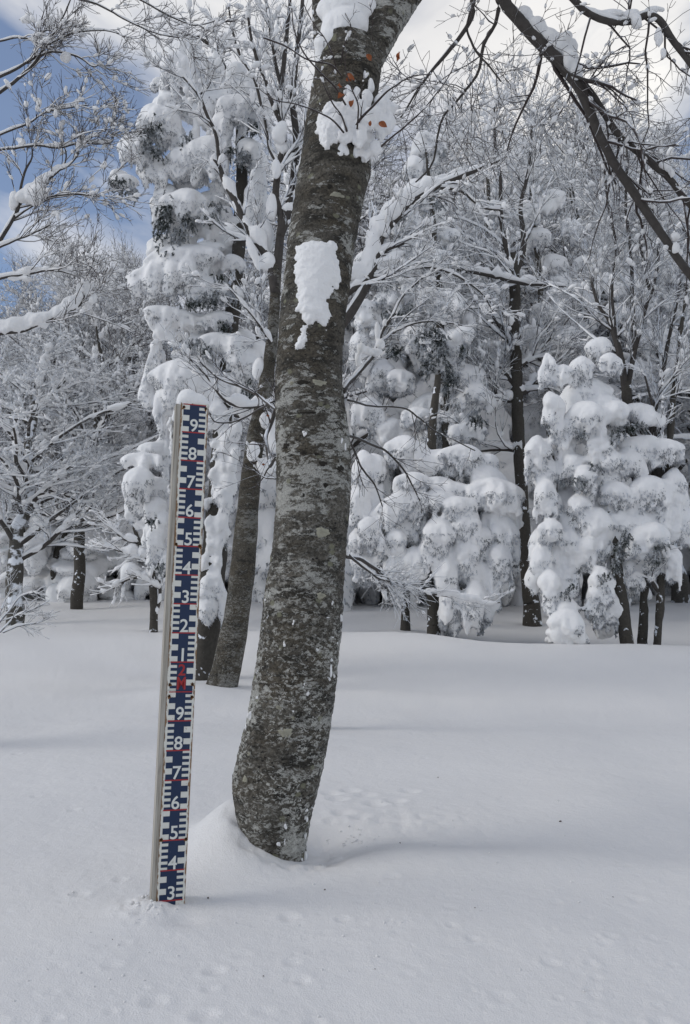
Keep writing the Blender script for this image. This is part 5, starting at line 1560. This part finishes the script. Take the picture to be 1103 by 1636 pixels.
# ---------------------------------------------------------------- forest beyond: prototypes and copies
def proto_bare(seed, H, mt, mtr):
    R = np.random.default_rng(seed)
    n = 14
    z = np.linspace(-.4, H, n)
    p = np.stack([np.cumsum(R.normal(size=n) * .10), np.cumsum(R.normal(size=n) * .10), z], 1)
    p -= np.array([p[1, 0], p[1, 1], 0])
    r = 0.17 * (1 - np.clip(z / H, 0, 1)) ** .8 + .02
    cs = catmull(np.concatenate([p, r[:, None]], 1), 40)
    r_ = cs[:, 3] * (1 + .08 * fbm(cs[:, :3], 2, 2))
    parts = []
    a = Acc()
    tubes(a, cs[:, :3], r_, 12)
    parts.append(('trunk', a.mesh('trunk'), mtr, None))
    tr = (cs[None, :, :3], r_[None])
    l1 = kids(*tr, 26, 10, (2.2, 4.8), (35, 70), .5, .008, up=.05, wig=.12, t0=.22, R=R, shrink=.55)
    l2 = kids(*l1, 7, 7, (.8, 2.0), (25, 60), .5, .0065, up=.05, wig=.14, R=R, shrink=.4)
    l3 = kids(*l2, 6, 5, (.4, 1.0), (25, 60), .55, .0055, up=.05, wig=.16, R=R, shrink=.3)
    l4 = kids(*l3, 4, 4, (.18, .5), (25, 60), .65, .005, up=.05, wig=.18, R=R, shrink=.2)
    a = Acc()
    tubes(a, *l1, 5)
    parts.append(('branches', a.mesh('branches'), M_BRANCH, 'stuff'))
    a = Acc()
    tubes(a, *l2, 4)
    tubes(a, *l3, 3)
    tubes(a, *l4, 3)
    parts.append(('twigs', a.mesh('twigs'), mt, 'stuff'))
    a = Acc()
    for pp, rr in (l1, l2):
        wv = np.abs(np.stack([fbm(pp[:, j] + 3.7, 3.0, 2) for j in range(pp.shape[1])], 1))
        th = rr * (.6 + 2.6 * wv) * np.clip(1.1 - np.abs(norm(np.gradient(pp, axis=1))[..., 2]) ** 2, .1, 1)
        off = np.zeros_like(pp)
        off[..., 2] = rr * .5 + th * .7
        tubes(a, pp + off, th + rr * .2, 5)
    for (pp, rr), c, lo, hi in ((l1, 380, .03, .13), (l2, 1100, .02, .07), (l3, 2300, .014, .045)):
        q_, t_, r2 = along(pp, rr, c, R)
        s = R.uniform(lo, hi, c) * R.uniform(.5, 1, c)
        blobs(a, q_ + np.array([0, 0, 1.]) * (s * .5)[:, None], np.stack([s * R.uniform(1, 2.6, c), s, s * R.uniform(.6, 1.1, c)], 1), t_, sub=1, jit=.12, R=R)
    parts.append(('branch_snow', a.mesh('branch_snow'), M_TSNOW, 'stuff'))
    return parts, H


def proto_conifer(seed, H, RB):
    R = np.random.default_rng(seed)
    z = np.linspace(-.4, H, 24)
    p = np.stack([.08 * np.sin(z), .06 * np.cos(z * 1.3), z], 1)
    r = .15 * (1 - np.clip(z / H, 0, 1)) + .015
    a = Acc()
    tubes(a, p, r, 10)
    parts = [('trunk', a.mesh('trunk'), M_TRUNK3, None)]
    pos, scl, ax = [], [], []
    zz = .13 * H
    while zz < H * .98:
        q = zz / H
        Rr = RB * (1 - q) ** .75 * R.uniform(.75, 1.1) + .12
        nb = int(R.integers(4, 7)) if q < .85 else 3
        az0 = R.uniform(0, 6.28)
        for k in range(nb):
            az = az0 + k * 6.283 / nb + R.normal() * .2
            d = np.array([math.cos(az), math.sin(az), 0])
            rb = Rr * R.uniform(.6, 1.15)
            dr = R.uniform(.35, .75)
            sag = lambda t: -dr * rb * t * t + .12 * rb * t
            for t in (.2, .45, .7, .92):
                w_ = rb * (.26 - .06 * abs(t - .55)) * R.uniform(.8, 1.2) + .05
                pos.append(p[0] * 0 + d * rb * t + [0, 0, zz + sag(t)])
                scl.append([w_ * 1.25, w_, w_ * .62])
                ax.append(norm(d + [0, 0, -dr * t]))
            for _ in range(int(R.integers(1, 4))):      # hanging lobes
                t = R.uniform(.6, 1.05)
                w_ = rb * .12 * R.uniform(.7, 1.4) + .04
                off = np.cross(d, [0, 0, 1.]) * R.normal() * rb * .18
                pos.append(d * rb * t + off + [0, 0, zz + sag(t) - w_ * 1.8])
                scl.append([w_, w_, w_ * R.uniform(2, 3.6)])
                ax.append(np.array([1., 0, 0]))
        zz += R.uniform(.30, .52) * (1 - .4 * q)
    pos.append(np.array([0, 0, H])); scl.append([.13, .13, .35]); ax.append(np.array([1., 0, 0]))
    me, co, no = blob_mesh('snow_load', pos, scl, np.array(ax), .055, 2, .07, .03, 1.8, 6, 2)
    parts.append(('snow_load', me, M_TSNOW, 'stuff'))
    cand = np.where(no[:, 2] < .0)[0]
    pk = R.choice(cand, 16000)
    a = Acc()
    spikes(a, co[pk] - no[pk] * .02, no[pk] * .5 + np.array([0, 0, -.7]) + R.normal(size=(len(pk), 3)) * .4, R.uniform(.04, .13, len(pk)), R.uniform(.010, .022, len(pk)))
    parts.append(('rimed_needles', a.mesh('rimed_needles', False), M_NEEDLE, 'stuff'))
    return parts, H


BARE = [proto_bare(101, 9.5, M_MTWIG, M_TRUNK2), proto_bare(102, 11, M_TWIG, M_TRUNK2), proto_bare(103, 10, M_MTWIG, M_TRUNK3), proto_bare(104, 8.5, M_TWIG_FAR, M_TRUNK3)]
CONI = [proto_conifer(201, 8.5, 2.0), proto_conifer(202, 7.0, 1.9), proto_conifer(203, 10.0, 2.3)]


def plant(kind, which, px_, D, top_py, rot, name, label, cat, group=None, sx=1.0):
    parts, H = (BARE if kind == 'b' else CONI)[which]
    b_ = standing(px_, D)
    topz = P(px_, top_py, D)[2]
    s = (topz - b_[2]) / H
    o = bpy.data.objects.new(name, None)
    COL.objects.link(o)
    o.location = tuple(b_)
    o.rotation_euler = (0, 0, rot)
    w_ = max(.75, min(1.5, s)) * sx
    o.scale = (w_, w_, s)
    o['label'] = label
    o['category'] = cat
    if group:
        o['group'] = group
    for nm, me, m_, kd in parts:
        if not me.materials:
            me.materials.append(m_)
        c_ = bpy.data.objects.new(nm, me)
        COL.objects.link(c_)
        c_.parent = o
        if kd:
            c_['kind'] = kd
    return o


plant('b', 0, 125, 17.5, 500, 1.0, 'beech_tree', 'rimed bare tree on the thicker dark trunk left of the stake, nearest the clearing', 'tree')
plant('b', 1, 90, 19.5, 480, 2.2, 'beech_tree', 'rimed bare tree on a dark trunk just left of and behind the thicker one', 'tree')
plant('b', 3, 30, 14.0, 560, 0.4, 'beech_tree', 'low spreading bare tree with drooping snowy branches at the left edge', 'tree', sx=1.1)
for px_, D_, top_, w_, lb in ((45, 23, 520, 0, 'dark-stemmed bare tree low in the wood at the far left edge'), (165, 21.5, 540, 1, 'dark-stemmed bare tree midway between the thick dark trunk and the sapling'), (200, 24, 500, 0, 'thin dark-stemmed bare tree deeper in the wood just left of the sapling'),
                        (68, 27, 560, 1, 'distant dark-stemmed bare tree seen between the two leftmost dark trunks'), (148, 29, 520, 0, 'distant bare tree close right of the thicker dark trunk'), (22, 30, 540, 1, 'distant bare tree half cut by the left edge of the picture')):
    plant('b', w_, px_, D_, top_, px_ * 1.0, 'beech_tree', lb, 'tree')
for px_, D_, top_, w_, lb in ((70, 22, 560, 1, 'round-shouldered snowy conifer behind the two leftmost dark trunks'), (180, 20.5, 570, 0, 'snowy conifer just left of and behind the crooked sapling'), (10, 24, 520, 2, 'tall snowy conifer cut by the left edge above the shrub'), (130, 26, 500, 2, 'pale snowy conifer rising directly behind the thicker dark trunk')):
    plant('c', w_, px_, D_, top_, px_ * 1.3, 'conifer_tree', lb, 'tree')
fw = np.random.default_rng(77)
skyline = lambda x: float(np.interp(x, [-300, 0, 60, 150, 210, 240, 400, 450, 520, 620, 700, 800, 900, 1000, 1060, 1085, 1400], [430, 430, 480, 420, 400, 430, 420, 260, 170, 210, 170, 150, 150, 190, 270, 290, 200]))
ZN = [(-150, 'at the far left edge'), (60, 'between the left edge and the stake'), (230, 'behind the tall conifer at the stake'), (430, 'behind the near trunk'), (570, 'behind the low snow-draped conifer'),
      (730, 'behind the dark straight trunk'), (880, 'behind the snow monster'), (1010, 'at the far right edge')]
for D, step, rowname in ((17, 120, 'front row'), (20.5, 95, 'second row'), (25, 85, 'third row'), (31, 72, 'fourth row'), (38, 60, 'fifth row'), (46, 48, 'last row')):
    x = -150 + fw.uniform(0, step)
    while x < 1270:
        zone = [z_ for z_ in ZN if x >= z_[0]][-1][1]
        con_ = fw.random() < (.48 if D > 19 else .15)
        top = skyline(x) + fw.uniform(0, 90) + (D - 17) * (9.0 if x > 560 else 4.0)
        rot, which, dd = fw.uniform(0, 6.28), int(fw.integers(0, 12)), fw.uniform(-1, 1)
        if not (D < 19 and (560 < x < 1100 or 200 < x < 480 or x < 150)):
            if con_:
                plant('c', which % 3, x, D + dd, top + fw.uniform(60, 200), rot, 'conifer_tree', 'snow-laden conifer, %s of the wood, %s' % (rowname, zone), 'tree', 'snowy conifers in the %s of the wood, %s' % (rowname, zone))
            else:
                plant('b', which % 4, x, D + dd, top, rot, 'beech_tree', 'rimed bare tree, %s of the wood, %s' % (rowname, zone), 'tree', 'bare trees in the %s of the wood, %s' % (rowname, zone))
        x += step * fw.uniform(.6, 1.4)
